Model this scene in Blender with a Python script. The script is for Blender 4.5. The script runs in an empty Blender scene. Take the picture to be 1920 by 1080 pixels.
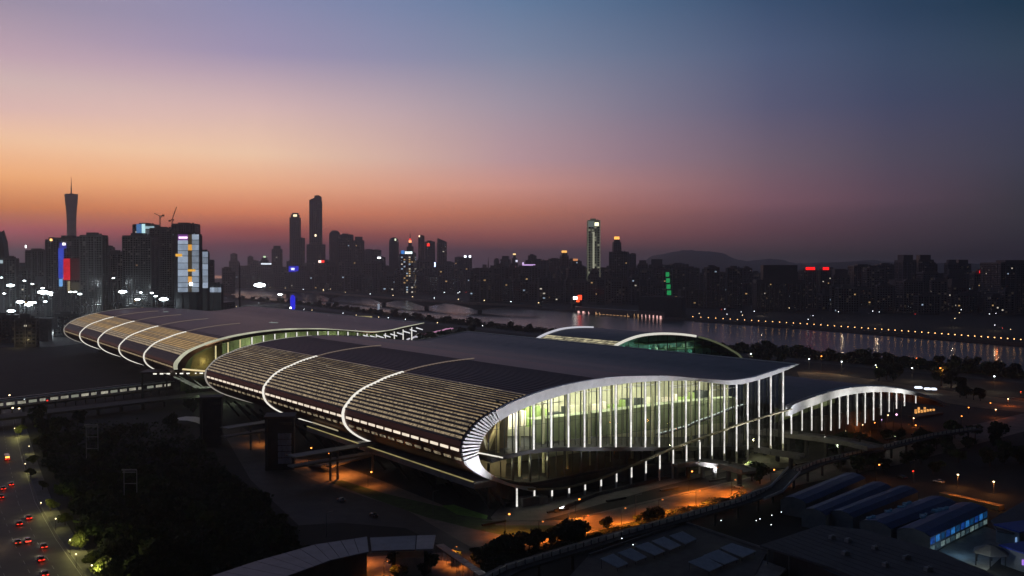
import bpy, math, random
from mathutils import Vector
random.seed(7)
S = bpy.context.scene
COL = S.collection
R = math.radians

# ---------------------------------------------------------------- camera
FPX, HCAM, HOR = 1750.0, 90.0, 505.0
PITCH = math.atan((540 - HOR) / FPX)
cam_d = bpy.data.cameras.new('camera'); cam = bpy.data.objects.new('camera', cam_d); COL.objects.link(cam)
cam_d.sensor_width = 36; cam_d.lens = FPX / 1920 * 36
cam_d.clip_start = 1; cam_d.clip_end = 40000
cam.location = (0, 0, HCAM); cam.rotation_euler = (R(90) - PITCH, 0, 0)
S.camera = cam
S.render.resolution_x, S.render.resolution_y = 1024, 576
S.view_settings.view_transform = 'Standard'; S.view_settings.look = 'None'
S.view_settings.exposure = 0; S.view_settings.gamma = 1; S.view_settings.use_curve_mapping = False

def ray(x, y):
    cp, sp = math.cos(PITCH), math.sin(PITCH)
    return (x - 960, FPX * cp + (540 - y) * sp, -FPX * sp + (540 - y) * cp)
def G(x, y, z=0.0):                      # point at height z seen in that direction
    d = ray(x, y); k = (z - HCAM) / d[2]; return Vector((d[0] * k, d[1] * k, z))
def D(x, y, Y):                          # point at distance Y
    d = ray(x, y); k = Y / d[1]; return Vector((d[0] * k, Y, HCAM + d[2] * k))

def lin(c):
    return tuple(((v / 255 / 12.92) if v / 255 <= .04045 else ((v / 255 + .055) / 1.055) ** 2.4) for v in c)

# ---------------------------------------------------------------- dusk sky (afterglow in the west, on the left)
W = bpy.data.worlds.new('World'); S.world = W; W.use_nodes = True
nt = W.node_tree; N = nt.nodes; L = nt.links; N.clear()
def nd(t, **k):
    n = N.new(t)
    for a, b in k.items(): setattr(n, a, b)
    return n
tc = nd('ShaderNodeTexCoord'); sep = nd('ShaderNodeSeparateXYZ'); L.new(tc.outputs['Generated'], sep.inputs[0])
def mth(op, a, b=None):
    n = nd('ShaderNodeMath', operation=op)
    for i, v in enumerate((a, b)):
        if v is None: continue
        if isinstance(v, (int, float)): n.inputs[i].default_value = v
        else: L.new(v, n.inputs[i])
    return n.outputs[0]
el = mth('DIVIDE', mth('ARCSINE', sep.outputs[2]), R(20))
SUN_AZ = R(-34)
sx, sy = math.sin(SUN_AZ), math.cos(SUN_AZ)
dot = mth('ADD', mth('MULTIPLY', sep.outputs[0], sx), mth('MULTIPLY', sep.outputs[1], sy))
hyp = mth('SQRT', mth('ADD', mth('MULTIPLY', sep.outputs[0], sep.outputs[0]), mth('MULTIPLY', sep.outputs[1], sep.outputs[1])))
azd = mth('ARCCOSINE', mth('DIVIDE', dot, mth('MAXIMUM', hyp, 1e-4)))
SKYK = 6.0
stations = [(0, [(0, 163.9, 151.4, 173.6), (100, 204.9, 174.9, 188.1), (150, 225.3, 196.1, 192.9), (200, 242.1, 201.6, 194.1), (260, 274.0, 221.4, 180.0), (330, 287.0, 203.8, 132.7), (390, 255.4, 148.8, 67.5), (430, 205.8, 93.0, 102.9), (470, 72, 53, 68), (505, 58, 46, 62)]), (480, [(0, 142.9, 145.6, 181.9), (100, 167.1, 155.4, 187.1), (200, 233.1, 197.9, 195.3), (290, 271.4, 225.6, 189.2), (350, 279.8, 200.9, 148.7), (400, 269.9, 153.3, 94.7), (430, 190.4, 82.9, 63.9), (460, 103.8, 46.1, 65.8), (490, 70, 55, 74), (505, 60, 50, 68)]), (960, [(0, 101.5, 128.0, 163.3), (100, 131.2, 142.2, 170.3), (200, 172.3, 158.8, 175.0), (300, 207.9, 167.9, 172.5), (350, 239.4, 170.1, 153.2), (400, 230.1, 138.1, 102.5), (440, 170.8, 91.2, 79.6), (470, 79.0, 52.3, 62.8), (505, 62, 50, 66)]), (1440, [(0, 56.9, 80.9, 113.1), (100, 80.0, 94.3, 125.7), (200, 94.6, 95.5, 124.1), (300, 123.9, 103.8, 119.2), (380, 148.0, 100.6, 111.1), (430, 115.3, 71.8, 78.5), (480, 51.0, 44.0, 46.3), (505, 50, 45, 57)]), (1920, [(0, 27.0, 54.8, 76.0), (100, 51.2, 69.4, 89.5), (200, 60.7, 67.6, 91.0), (300, 66.7, 67.6, 84.1), (400, 61.8, 56.8, 58.6), (480, 25.7, 15.8, 18.3), (505, 38, 36, 48)])]
# each column of sky colours as (elevation, linear colour); in between, half way columns are interpolated smoothly
cols = []
for px, rows in stations:
    hyp_px = math.hypot(FPX, px - 960)
    pts = sorted(((math.atan((HOR - y) / hyp_px) / R(20), tuple(v / SKYK for v in lin((r, g, b)))) for (y, r, g, b) in rows), key=lambda q: q[0])
    cols.append((abs(math.atan((px - 960) / FPX) - SUN_AZ), pts))
def at_el(pts, t):
    if t <= pts[0][0]: return pts[0][1]
    for (t0, c0), (t1, c1) in zip(pts, pts[1:]):
        if t <= t1: u = (t - t0) / (t1 - t0); return tuple(p + (q - p) * u for p, q in zip(c0, c1))
    return pts[-1][1]
fine = []
for i, (d, pts) in enumerate(cols):
    fine.append((d, pts))
    if i + 1 < len(cols):
        g4 = [cols[max(i - 1, 0)][1], pts, cols[i + 1][1], cols[min(i + 2, len(cols) - 1)][1]]
        grid = sorted({round(t, 3) for t, _ in pts} | {round(t, 3) for t, _ in cols[i + 1][1]}); grid = [t for k, t in enumerate(grid) if k == 0 or t - grid[k - 1] > .012]
        fine.append(((d + cols[i + 1][0]) / 2, [(t, tuple(max(.0005, (-p + 9 * q + 9 * r - s) / 16) for p, q, r, s in zip(*(at_el(g_, t) for g_ in g4)))) for t in grid]))
prev = None
for d, pts in fine:
    cr = nd('ShaderNodeValToRGB'); e = cr.color_ramp.elements
    pts = list(pts)
    top = pts[-1][1]
    pts.append((1.0, tuple(.6 * t + .4 * u / SKYK for t, u in zip(top, lin((50, 72, 120))))))
    while len(e) < len(pts): e.new(1.0)
    for el_, (p, c) in zip(e, pts): el_.position = p; el_.color = (*c, 1)
    L.new(el, cr.inputs[0])
    if prev is None: out = cr.outputs[0]
    else:
        mr = nd('ShaderNodeMapRange', interpolation_type='LINEAR'); mr.inputs[1].default_value = pd; mr.inputs[2].default_value = d
        L.new(azd, mr.inputs[0])
        mx = nd('ShaderNodeMix', data_type='RGBA'); L.new(mr.outputs[0], mx.inputs[0]); L.new(out, mx.inputs[6]); L.new(cr.outputs[0], mx.inputs[7]); out = mx.outputs[2]
    prev = out; pd = d
mr = nd('ShaderNodeMapRange'); mr.inputs[1].default_value = pd; mr.inputs[2].default_value = R(130); L.new(azd, mr.inputs[0])
mx = nd('ShaderNodeMix', data_type='RGBA'); L.new(mr.outputs[0], mx.inputs[0]); L.new(out, mx.inputs[6]); mx.inputs[7].default_value = (*(v / SKYK for v in lin((23, 26, 33))), 1); out = mx.outputs[2]
# towards the zenith the whole dome turns deep blue
mz = nd('ShaderNodeMapRange'); mz.inputs[1].default_value = 1.0; mz.inputs[2].default_value = 2.6; L.new(el, mz.inputs[0])
mx = nd('ShaderNodeMix', data_type='RGBA'); L.new(mz.outputs[0], mx.inputs[0]); L.new(out, mx.inputs[6]); mx.inputs[7].default_value = (*(v / SKYK for v in lin((20, 23, 29))), 1)
bg = nd('ShaderNodeBackground'); bg.inputs[1].default_value = SKYK; L.new(mx.outputs[2], bg.inputs[0])
wo = nd('ShaderNodeOutputWorld'); L.new(bg.outputs[0], wo.inputs[0])

sun_d = bpy.data.lights.new('sun', 'SUN'); sun = bpy.data.objects.new('sun', sun_d); COL.objects.link(sun)
sun_d.energy = .02; sun_d.color = (1, .6, .4); sun_d.angle = R(15)   # the sun has just set: only its last glow is left
sun.rotation_euler = Vector((-sx, -sy, -.05)).to_track_quat('-Z', 'Y').to_euler()

# ---------------------------------------------------------------- helpers
MATS = {}
def M(name, col, rough=.7, metal=0.0, var=.25, scale=.4, bump=0.0, spec=.5, emis=None, es=0.0, stretch=(1, 1, 1), evar=0.0, samp=False):
    if name in MATS: return MATS[name]
    m = bpy.data.materials.new(name); m.use_nodes = True; MATS[name] = m
    n, l = m.node_tree.nodes, m.node_tree.links; n.clear()
    o = n.new('ShaderNodeOutputMaterial'); p = n.new('ShaderNodeBsdfPrincipled'); l.new(p.outputs[0], o.inputs[0])
    p.inputs['Base Color'].default_value = (*col, 1); p.inputs['Roughness'].default_value = rough; p.inputs['Metallic'].default_value = metal
    p.inputs['Specular IOR Level'].default_value = spec
    t = mp = None
    if var or bump or evar:
        t = n.new('ShaderNodeTexCoord'); mp = n.new('ShaderNodeMapping'); l.new(t.outputs['Object'], mp.inputs[0]); mp.inputs['Scale'].default_value = stretch
        ns = n.new('ShaderNodeTexNoise'); ns.inputs['Scale'].default_value = scale; ns.inputs['Detail'].default_value = 6; ns.inputs['Roughness'].default_value = .65
        l.new(mp.outputs[0], ns.inputs[0])
    if var:
        mr = n.new('ShaderNodeMapRange'); mr.inputs[1].default_value = .3; mr.inputs[2].default_value = .7; mr.inputs[3].default_value = 1 - var; mr.inputs[4].default_value = 1 + var
        l.new(ns.outputs[0], mr.inputs[0])
        mm = n.new('ShaderNodeMix'); mm.data_type = 'RGBA'; mm.blend_type = 'MULTIPLY'; mm.inputs[0].default_value = 1
        mm.inputs[6].default_value = (*col, 1); l.new(mr.outputs[0], mm.inputs[7]); l.new(mm.outputs[2], p.inputs['Base Color'])
    if bump:
        b = n.new('ShaderNodeBump'); b.inputs['Strength'].default_value = bump; l.new(ns.outputs[0], b.inputs['Height']); l.new(b.outputs[0], p.inputs['Normal'])
    if emis:
        p.inputs['Emission Color'].default_value = (*emis, 1); p.inputs['Emission Strength'].default_value = es
        if evar:
            r2 = n.new('ShaderNodeMapRange'); r2.inputs[1].default_value = .35; r2.inputs[2].default_value = .65; r2.inputs[3].default_value = es * (1 - evar); r2.inputs[4].default_value = es * (1 + evar)
            l.new(ns.outputs[0], r2.inputs[0]); l.new(r2.outputs[0], p.inputs['Emission Strength'])
        if not samp: m.cycles.emission_sampling = 'NONE'
    return m

def glass(name, tint, gloss=.12, rough=.02):
    m = bpy.data.materials.new(name); m.use_nodes = True; MATS[name] = m
    n, l = m.node_tree.nodes, m.node_tree.links; n.clear()
    o = n.new('ShaderNodeOutputMaterial'); tr = n.new('ShaderNodeBsdfTransparent'); tr.inputs[0].default_value = (*tint, 1)
    gl = n.new('ShaderNodeBsdfGlossy'); gl.inputs['Roughness'].default_value = rough
    fr = n.new('ShaderNodeFresnel'); fr.inputs[0].default_value = 1.5
    mx = n.new('ShaderNodeMixShader'); l.new(fr.outputs[0], mx.inputs[0]); l.new(tr.outputs[0], mx.inputs[1]); l.new(gl.outputs[0], mx.inputs[2]); l.new(mx.outputs[0], o.inputs[0])
    return m

WL = {}       # world position of each object's origin
def wl(o): return WL.get(o.name, Vector((0, 0, 0)))
def thing(name, label, cat, loc=(0, 0, 0), group=None, kind=None):
    o = bpy.data.objects.new(name, None); COL.objects.link(o); o.location = loc; o.empty_display_size = 1
    WL[o.name] = Vector(loc); return tag(o, label, cat, group, kind)
def tag(o, label=None, cat=None, group=None, kind=None):
    if label: o['label'] = label
    if cat: o['category'] = cat
    if group: o['group'] = group
    if kind: o['kind'] = kind
    return o
def link(name, me, parent=None, at=None):
    o = bpy.data.objects.new(name, me); COL.objects.link(o)
    if parent: o.parent = parent
    pw = wl(parent) if parent else Vector((0, 0, 0))
    w = Vector(at) if at is not None else pw
    o.location = w - pw; WL[o.name] = w
    return o
class MB:
    def __init__(s): s.v = []; s.f = []
    def add(s, vs, fs):
        b = len(s.v); s.v += [Vector(q) for q in vs]; s.f += [tuple(i + b for i in f) for f in fs]; return s
    def box(s, c, size, rz=0.0, ax=None):
        hx, hy, hz = size[0] / 2, size[1] / 2, size[2] / 2; cs, sn = math.cos(rz), math.sin(rz); vs = []
        for dx, dy, dz in ((-1,-1,-1),(1,-1,-1),(1,1,-1),(-1,1,-1),(-1,-1,1),(1,-1,1),(1,1,1),(-1,1,1)):
            x, y = dx * hx, dy * hy; vs.append((c[0] + x * cs - y * sn, c[1] + x * sn + y * cs, c[2] + dz * hz))
        return s.add(vs, [(0,3,2,1),(4,5,6,7),(0,1,5,4),(1,2,6,5),(2,3,7,6),(3,0,4,7)])
    def prism(s, pts, z0, z1):                      # pts: footprint; z0/z1 numbers or lists
        n = len(pts); a = [z0] * n if not isinstance(z0, (list, tuple)) else z0; b = [z1] * n if not isinstance(z1, (list, tuple)) else z1
        ar = sum(pts[i][0] * pts[(i + 1) % n][1] - pts[(i + 1) % n][0] * pts[i][1] for i in range(n))
        if ar < 0: pts = pts[::-1]; a = a[::-1]; b = b[::-1]
        vs = [(p[0], p[1], z) for p, z in zip(pts, a)] + [(p[0], p[1], z) for p, z in zip(pts, b)]
        return s.add(vs, [tuple(range(n))[::-1], tuple(range(n, 2 * n))] + [(i, (i + 1) % n, n + (i + 1) % n, n + i) for i in range(n)])
    def beam(s, p, q, w, h, up=Vector((0, 0, 1))):
        p, q = Vector(p), Vector(q); d = (q - p).normalized()
        if abs(d.dot(up)) > .98: up = Vector((1, 0, 0))
        u = d.cross(up).normalized() * (w / 2); v = u.cross(d).normalized() * (h / 2)
        vs = [p - u - v, p + u - v, p + u + v, p - u + v, q - u - v, q + u - v, q + u + v, q - u + v]
        return s.add(vs, [(0,1,2,3),(7,6,5,4),(0,4,5,1),(1,5,6,2),(2,6,7,3),(3,7,4,0)])
    def tube(s, p, q, r0, r1=None, n=8):
        r1 = r0 if r1 is None else r1; p, q = Vector(p), Vector(q); d = (q - p).normalized(); u = d.orthogonal().normalized(); w = d.cross(u)
        vs = []
        for c, r in ((p, r0), (q, r1)):
            for i in range(n): t = 2 * math.pi * i / n; vs.append(c + u * (r * math.cos(t)) + w * (r * math.sin(t)))
        return s.add(vs, [(i, (i + 1) % n, n + (i + 1) % n, n + i) for i in range(n)] + [tuple(range(n))[::-1], tuple(range(n, 2 * n))])
    def lathe(s, c, prof, n=16, rot=0.0):           # prof: (radius, z)
        b = len(prof); vs = []
        for r, z in prof:
            for i in range(n): t = 2 * math.pi * i / n + rot; vs.append((c[0] + r * math.cos(t), c[1] + r * math.sin(t), c[2] + z))
        fs = [(k * n + i, k * n + (i + 1) % n, (k + 1) * n + (i + 1) % n, (k + 1) * n + i) for k in range(b - 1) for i in range(n)]
        return s.add(vs, fs + [tuple(range(n))[::-1], tuple(range((b - 1) * n, b * n))])
    def quad(s, a, b, c, d): return s.add([a, b, c, d], [(0, 1, 2, 3)])
    def mesh(s, name, mat, org=Vector((0, 0, 0)), smooth=False):
        me = bpy.data.meshes.new(name); me.from_pydata([v - org for v in s.v], [], s.f); me.materials.append(mat)
        if smooth: me.shade_smooth()
        return me
    def obj(s, name, mat, parent=None, at=None, smooth=False):
        org = Vector(at) if at is not None else (wl(parent) if parent else Vector((0, 0, 0)))
        return link(name, s.mesh(name, mat, org, smooth), parent, org)
def centre(s):
    n = len(s.v); c = sum(s.v, Vector()) / n; return Vector((c.x, c.y, min(v.z for v in s.v)))
def solo(mb, name, mat, label, cat, group=None, kind=None, smooth=False):   # a thing that is one mesh, its origin at its base
    o = mb.obj(name, mat, None, centre(mb), smooth); return tag(o, label, cat, group, kind)
def ground(mb, name, mat): return tag(mb.obj(name, mat), kind='structure')
def copy_tree(o, loc=None, rz=None, parent=None, scale=None):
    c = o.copy(); COL.objects.link(c); c.parent = parent
    if loc is not None: c.location = loc
    if rz is not None: c.rotation_euler = (0, 0, rz)
    if scale is not None: c.scale = (scale,) * 3
    for ch in o.children: copy_tree(ch, parent=c)
    return c

# ---------------------------------------------------------------- materials
ASPH = M('asphalt', (.05, .048, .046), .75, var=.35, scale=.15, bump=.1)
DIRT = M('dark_earth', (.018, .018, .015), .95, var=.5, scale=.05)
GRASS = M('lawn', (.045, .085, .02), .95, var=.5, scale=.3)
PAVE = M('paving', (.16, .15, .14), .8, var=.3, scale=.25)
CONC = M('concrete', (.22, .21, .2), .8, var=.25, scale=.3)
CONCD = M('dark_concrete', (.09, .088, .085), .85, var=.3, scale=.3)
WHITE = M('white_paint', (.75, .75, .75), .45, var=.08, scale=1)
LINE = M('road_paint', (.3, .29, .27), .6, var=.3, scale=2)
ROOF = M('brown_metal_roof', (.17, .078, .062), .48, metal=.75, spec=.3, var=.22, scale=.06, stretch=(1, .2, 1))
ROOFG = M('grey_metal_roof', (.12, .1, .092), .5, metal=.6, spec=.2, var=.25, scale=.15)
SEAM = M('roof_seam', (.055, .03, .03), .6, var=.1)
STEEL = M('steel', (.3, .3, .3), .4, metal=.6, var=.1)
DARK = M('dark_steel', (.04, .04, .042), .5, metal=.3, var=.2)
GLASSD = M('dark_glass', (.015, .018, .022), .12, spec=.8, var=.2, scale=.05)
BARK = M('bark', (.07, .05, .035), .9, var=.3, scale=3)
LEAF = M('leaves', (.045, .075, .02), .8, var=.5, scale=.35)
LEAFD = M('dark_leaves', (.03, .048, .018), .85, var=.5, scale=.35)
BLUE = M('blue_metal_roof', (.02, .035, .16), .5, metal=.1, var=.3, scale=.3)
def E(name, c, s, samp=False, **k): return M(name, (.1, .1, .1), .5, emis=c, es=s, var=0, samp=samp, **k)
LWHITE = E('white_lamp', (.85, .95, 1), 6)
LCOOL = E('cool_floodlight', (.85, .97, 1), 14)
LWARM = E('warm_lamp', (1, .75, .4), 5)
LORANGE = E('orange_lamp', (1, .28, .05), 5)
LRED = E('red_lamp', (1, .03, .015), 2.2)
LWIN = E('lit_window_white', (1, .9, .7), .7)
LWINW = E('lit_window_warm', (1, .62, .25), .5)
LWINC = E('lit_window_cool', (.6, .8, 1), .6)
# ---------------------------------------------------------------- ground, river, far bank
WZ = -4.0
near = [G(*p) for p in ((100,541),(300,550),(415,557),(500,565),(600,573),(700,586),(850,604),(1000,619),(1250,643),(1500,665),(1700,683),(1920,703),(2300,738))]
far = [G(*p) for p in ((-100,531),(200,534),(415,538),(540,543),(720,556),(860,568),(1000,577),(1150,587),(1300,598),(1500,611),(1700,626),(1920,643),(2300,672))]
mb = MB()
mb.v = [Vector((-9000, -400, 0)), Vector((4000, -400, 0)), Vector((4000, near[-1].y, 0))] + near[::-1] + [Vector((-9000, near[0].y, 0))]
mb.f = [tuple(range(len(mb.v)))]
ground(mb, 'ground', DIRT)
mb = MB()
mb.v = [Vector((-12000, far[0].y + 60, 0))] + far + [Vector((12000, far[-1].y, 0)), Vector((12000, 9300, 0)), Vector((-12000, 9300, 0))]
mb.f = [tuple(range(len(mb.v)))]
ground(mb, 'far_bank_ground', DIRT)
def strip(pts, w0, w1, z, mb=None):          # ribbon along a polyline, offset left (w0) and right (w1)
    mb = mb or MB(); base = len(mb.v)
    for i, p in enumerate(pts):
        a = pts[max(i - 1, 0)]; b = pts[min(i + 1, len(pts) - 1)]; d = Vector((b[0] - a[0], b[1] - a[1], 0)).normalized(); n = Vector((-d.y, d.x, 0))
        zz = z[i] if isinstance(z, (list, tuple)) else z
        mb.v += [Vector((p[0], p[1], zz)) + n * w0, Vector((p[0], p[1], zz)) + n * w1]
    mb.f += [(base + 2 * i + 1, base + 2 * i + 3, base + 2 * i + 2, base + 2 * i) for i in range(len(pts) - 1)]
    return mb
def wallstrip(pts, z0, z1, mb):
    b = len(mb.v)
    for p in pts: mb.v += [Vector((p[0], p[1], z0)), Vector((p[0], p[1], z1))]
    mb.f += [(b + 2 * i, b + 2 * i + 2, b + 2 * i + 3, b + 2 * i + 1) for i in range(len(pts) - 1)]
    return mb
ground(wallstrip(near, -12, .0, MB()), 'near_river_wall', CONCD)
ground(wallstrip(far, -12, .0, MB()), 'far_river_wall', CONCD)
wm = bpy.data.materials.new('river_water'); wm.use_nodes = True
n, l = wm.node_tree.nodes, wm.node_tree.links; p = n['Principled BSDF']
p.inputs['Base Color'].default_value = (.07, .045, .03, 1); p.inputs['Roughness'].default_value = .16; p.inputs['IOR'].default_value = 1.33
t = n.new('ShaderNodeTexCoord'); mp = n.new('ShaderNodeMapping'); l.new(t.outputs['Object'], mp.inputs[0])
ns = n.new('ShaderNodeTexNoise'); ns.inputs['Scale'].default_value = .12; ns.inputs['Detail'].default_value = 5; l.new(mp.outputs[0], ns.inputs[0])
b = n.new('ShaderNodeBump'); b.inputs['Strength'].default_value = .8; b.inputs['Distance'].default_value = 1.0; l.new(ns.outputs[0], b.inputs['Height']); l.new(b.outputs[0], p.inputs['Normal'])
mb = MB(); mb.quad((-16000, 500, WZ), (6000, 500, WZ), (6000, 14000, WZ), (-16000, 14000, WZ)); ground(mb, 'river_water', wm)

# riverside promenade and lawn strip on the near bank
prom = near[3:]
ground(strip(prom, -6, -14, .012), 'riverside_path', PAVE)
ground(strip(prom, -30, -60, .008), 'riverside_road', ASPH)
ground(strip(prom, -14, -28, .005), 'riverside_lawn', GRASS)

# hills
def hills(px, ys, Y, mat, name, seed):
    rnd = random.Random(seed); mb = MB(); pts = []
    for i in range(len(px) - 1):
        for k in range(8):
            t = k / 8; u = (1 - math.cos(t * math.pi)) / 2
            pts.append((px[i] + (px[i + 1] - px[i]) * t, ys[i] + (ys[i + 1] - ys[i]) * u + rnd.uniform(-.5, .5)))
    nrow = 7
    for (x, y) in pts:
        c = D(x, y, Y); c.z = max(c.z, 2)
        for r in range(nrow):
            q = (r - 3) / 3; mb.v.append(Vector((c.x * (1 + q * .1), c.y + q * 900, max(-1, c.z * (1 - abs(q) ** 1.4) + rnd.uniform(-3, 3)))))
    for i in range(len(pts) - 1):
        for r in range(nrow - 1):
            a = i * nrow + r; mb.f.append((a, a + nrow, a + nrow + 1, a + 1))
    o = mb.obj(name, mat, smooth=True); return tag(o, kind='structure')
HILL = M('wooded_hill', (.05, .055, .05), .95, var=.4, scale=.01)
hills([1090,1190,1235,1285,1335,1400,1450,1500,1560,1640,1720,1800], [523,497,477,469,472,489,485,494,492,488,497,523], 7600, HILL, 'hill', 1)
hills([1380,1450,1520,1600,1660,1760,1900,2100], [528,494,497,490,494,492,496,492], 6000, HILL, 'low_hill', 2)

# ---------------------------------------------------------------- the exhibition halls
P0 = G(965, 950); gdir = Vector((.8115, .5844, 0)).normalized(); edir = Vector((-.5844, .8115, 0)).normalized()
def gp(x, y, off=0.0):                        # direction through a gable-plane point -> (s, z)
    d = ray(x, y); base = P0 + edir * off; det = d[0] * gdir.y - d[1] * gdir.x
    k = (base.x * gdir.y - base.y * gdir.x) / det
    q = Vector((d[0] * k, d[1] * k, 0)); return ((q - base).dot(gdir), HCAM + d[2] * k)
def smooth_path(pts, step):
    out = []
    for i in range(len(pts) - 1):
        p0 = pts[max(i - 1, 0)]; p1 = pts[i]; p2 = pts[i + 1]; p3 = pts[min(i + 2, len(pts) - 1)]
        for k in range(12):
            t = k / 12
            out.append(tuple(.5 * (2 * p1[j] + (p2[j] - p0[j]) * t + (2 * p0[j] - 5 * p1[j] + 4 * p2[j] - p3[j]) * t * t + (3 * p1[j] - p0[j] - 3 * p2[j] + p3[j]) * t ** 3) for j in (0, 1)))
    out.append(tuple(pts[-1])); res = [out[0]]; acc = 0
    for a, b in zip(out, out[1:]):
        L_ = math.hypot(b[0] - a[0], b[1] - a[1])
        while acc + L_ >= step:
            t = (step - acc) / L_; a = (a[0] + (b[0] - a[0]) * t, a[1] + (b[1] - a[1]) * t); res.append(a); L_ = math.hypot(b[0] - a[0], b[1] - a[1]); acc = 0
        acc += L_
    if math.hypot(res[-1][0] - pts[-1][0], res[-1][1] - pts[-1][1]) > step * .3: res.append(tuple(pts[-1]))
    else: res[-1] = tuple(pts[-1])
    return res
OUTPX = [(1000,922),(970,915),(945,908),(912,897),(889,885),(873,871),(865,856),(863,838),(866,826),(875,812),(884,800),(895,789),(912,777),(931,767),(953,755),(978,745),(1014,732),(1056,721),(1098,713),(1153,706),(1223,704),(1260,705),(1321,710),(1369,712.5),(1411,706),(1442,696),(1466,689),(1493,682)]
INPX = [(1003,913),(985,912),(959,907),(931,896),(906,879),(897,865),(893,849),(899,828),(912,807),(931,790),(959,774),(998,757),(1042,743),(1084,732),(1139,722),(1209,715),(1292,713),(1321,716),(1369,721),(1411,714),(1457,699),(1492,684)]
PO = [gp(*p) for p in OUTPX]; PI_ = [gp(*p) for p in INPX]
STEP = 1.9
QO = smooth_path(PO, STEP); QI = smooth_path(PI_, STEP)
LAMPS = []
class Hall:
    def __init__(s, name, label, P, g, e, L, ks=1.0, dz=0.0):
        s.P, s.g, s.e, s.L = P, g, e, L; s.root = thing(name, label, 'exhibition hall', tuple(P)); s.dz = dz; s.ks = ks
    def w(s, a, t, z): return Vector((s.P.x + s.g.x * a * s.ks + s.e.x * t, s.P.y + s.g.y * a * s.ks + s.e.y * t, z * 1.0 + (s.dz if z > 4 else 0)))
    def sheet(s, path, t0, t1, mb, flip=False):
        b = len(mb.v)
        for (a, z) in path: mb.v += [s.w(a, t0, z), s.w(a, t1, z)]
        mb.f += [((b + 2 * i, b + 2 * i + 2, b + 2 * i + 3, b + 2 * i + 1) if flip else (b + 2 * i + 1, b + 2 * i + 3, b + 2 * i + 2, b + 2 * i)) for i in range(len(path) - 1)]
        return mb
    def ringstrip(s, path, t0, t1, d0, d1, mb):      # solid band that follows the profile, from d0 to d1 outwards
        n = len(path); b = len(mb.v)
        for i, (a, z) in enumerate(path):
            p = path[max(i - 1, 0)]; q = path[min(i + 1, n - 1)]; dx, dz = q[0] - p[0], q[1] - p[1]; l_ = math.hypot(dx, dz) or 1e-6; nx, nz = -dz / l_, dx / l_
            for t in (t0, t1):
                for dd in (d0, d1): mb.v.append(s.w(a + nx * dd, t, z + nz * dd))
        for i in range(n - 1):
            k = b + 4 * i
            mb.f += [(k, k + 4, k + 5, k + 1), (k + 2, k + 3, k + 7, k + 6), (k + 1, k + 5, k + 7, k + 3), (k, k + 2, k + 6, k + 4)]
        mb.f += [(b, b + 1, b + 3, b + 2)]; k = b + 4 * (n - 1); mb.f += [(k, k + 2, k + 3, k + 1)]
        return mb

knose = min(range(len(QO)), key=lambda i: QO[i][0])                      # row at the nose
def krow(px, py): a = gp(px, py); return min(range(len(QO)), key=lambda i: math.hypot(QO[i][0] - a[0], QO[i][1] - a[1]))
kb = krow(990, 740)                                                     # where the louvred, lit part of the roof ends
TAN = E('lit_skylight', (.95, .68, .36), .3, evar=.5, scale=.5)
TANH = E('lit_skylight_solid', (.95, .6, .22), .36, evar=.35, scale=.3)
TANLO = E('dim_skylight', (.95, .72, .42), .26, evar=1.0, scale=.9)
TAN2 = E('lit_skylight_bright', (1, .76, .46), .36, evar=.45, scale=.7); TAN3 = E('lit_skylight_soft', (.95, .7, .42), .2, evar=.6, scale=.9); TANH2 = E('lit_skylight_solid_soft', (.9, .62, .3), .24, evar=.4, scale=.4)
NOSEW = E('nose_window_light', (1, .85, .68), .95, evar=.2, scale=.2)
NOSED = E('nose_window_dim', (1, .8, .5), .22, evar=.9, scale=.4)
RIBL = E('roof_rib_light', (1, .95, .84), .95)
RIBG = E('roof_rib_grey_light', (1, .92, .8), .28)
RIBT = E('roof_rib_faint_light', (1, .75, .6), .16)
FASC = M('white_fascia', (.72, .72, .74), .4, var=.12, scale=.4)
SOFF = M('soffit', (.4, .4, .38), .6, var=.15)
COLM = M('white_column', (.7, .7, .7), .5, var=.05)
COLL = E('column_glow_white', (1, .97, .9), .95, evar=.35, scale=.25)
COLY = E('column_glow_yellow', (1, .85, .42), .75, evar=.2, scale=.3)
MULL = M('mullion', (.06, .065, .06), .4, metal=.4, var=.1)
PANE = glass('hall_glass', (.88, .9, .86))
INTW = M('interior_wall', (.52, .52, .34), .8, var=.3, scale=.08)
INTG = M('interior_green_wall', (.23, .27, .15), .8, var=.4, scale=.1)
INTF = M('interior_floor', (.12, .15, .08), .7, var=.3, scale=.2)
BLADE = M('louver_blade', (.06, .042, .036), .55, metal=.2, var=.2, scale=.3)
BELLY = M('hall_belly', (.05, .043, .035), .6, metal=.3, var=.3, scale=.1)

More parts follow.
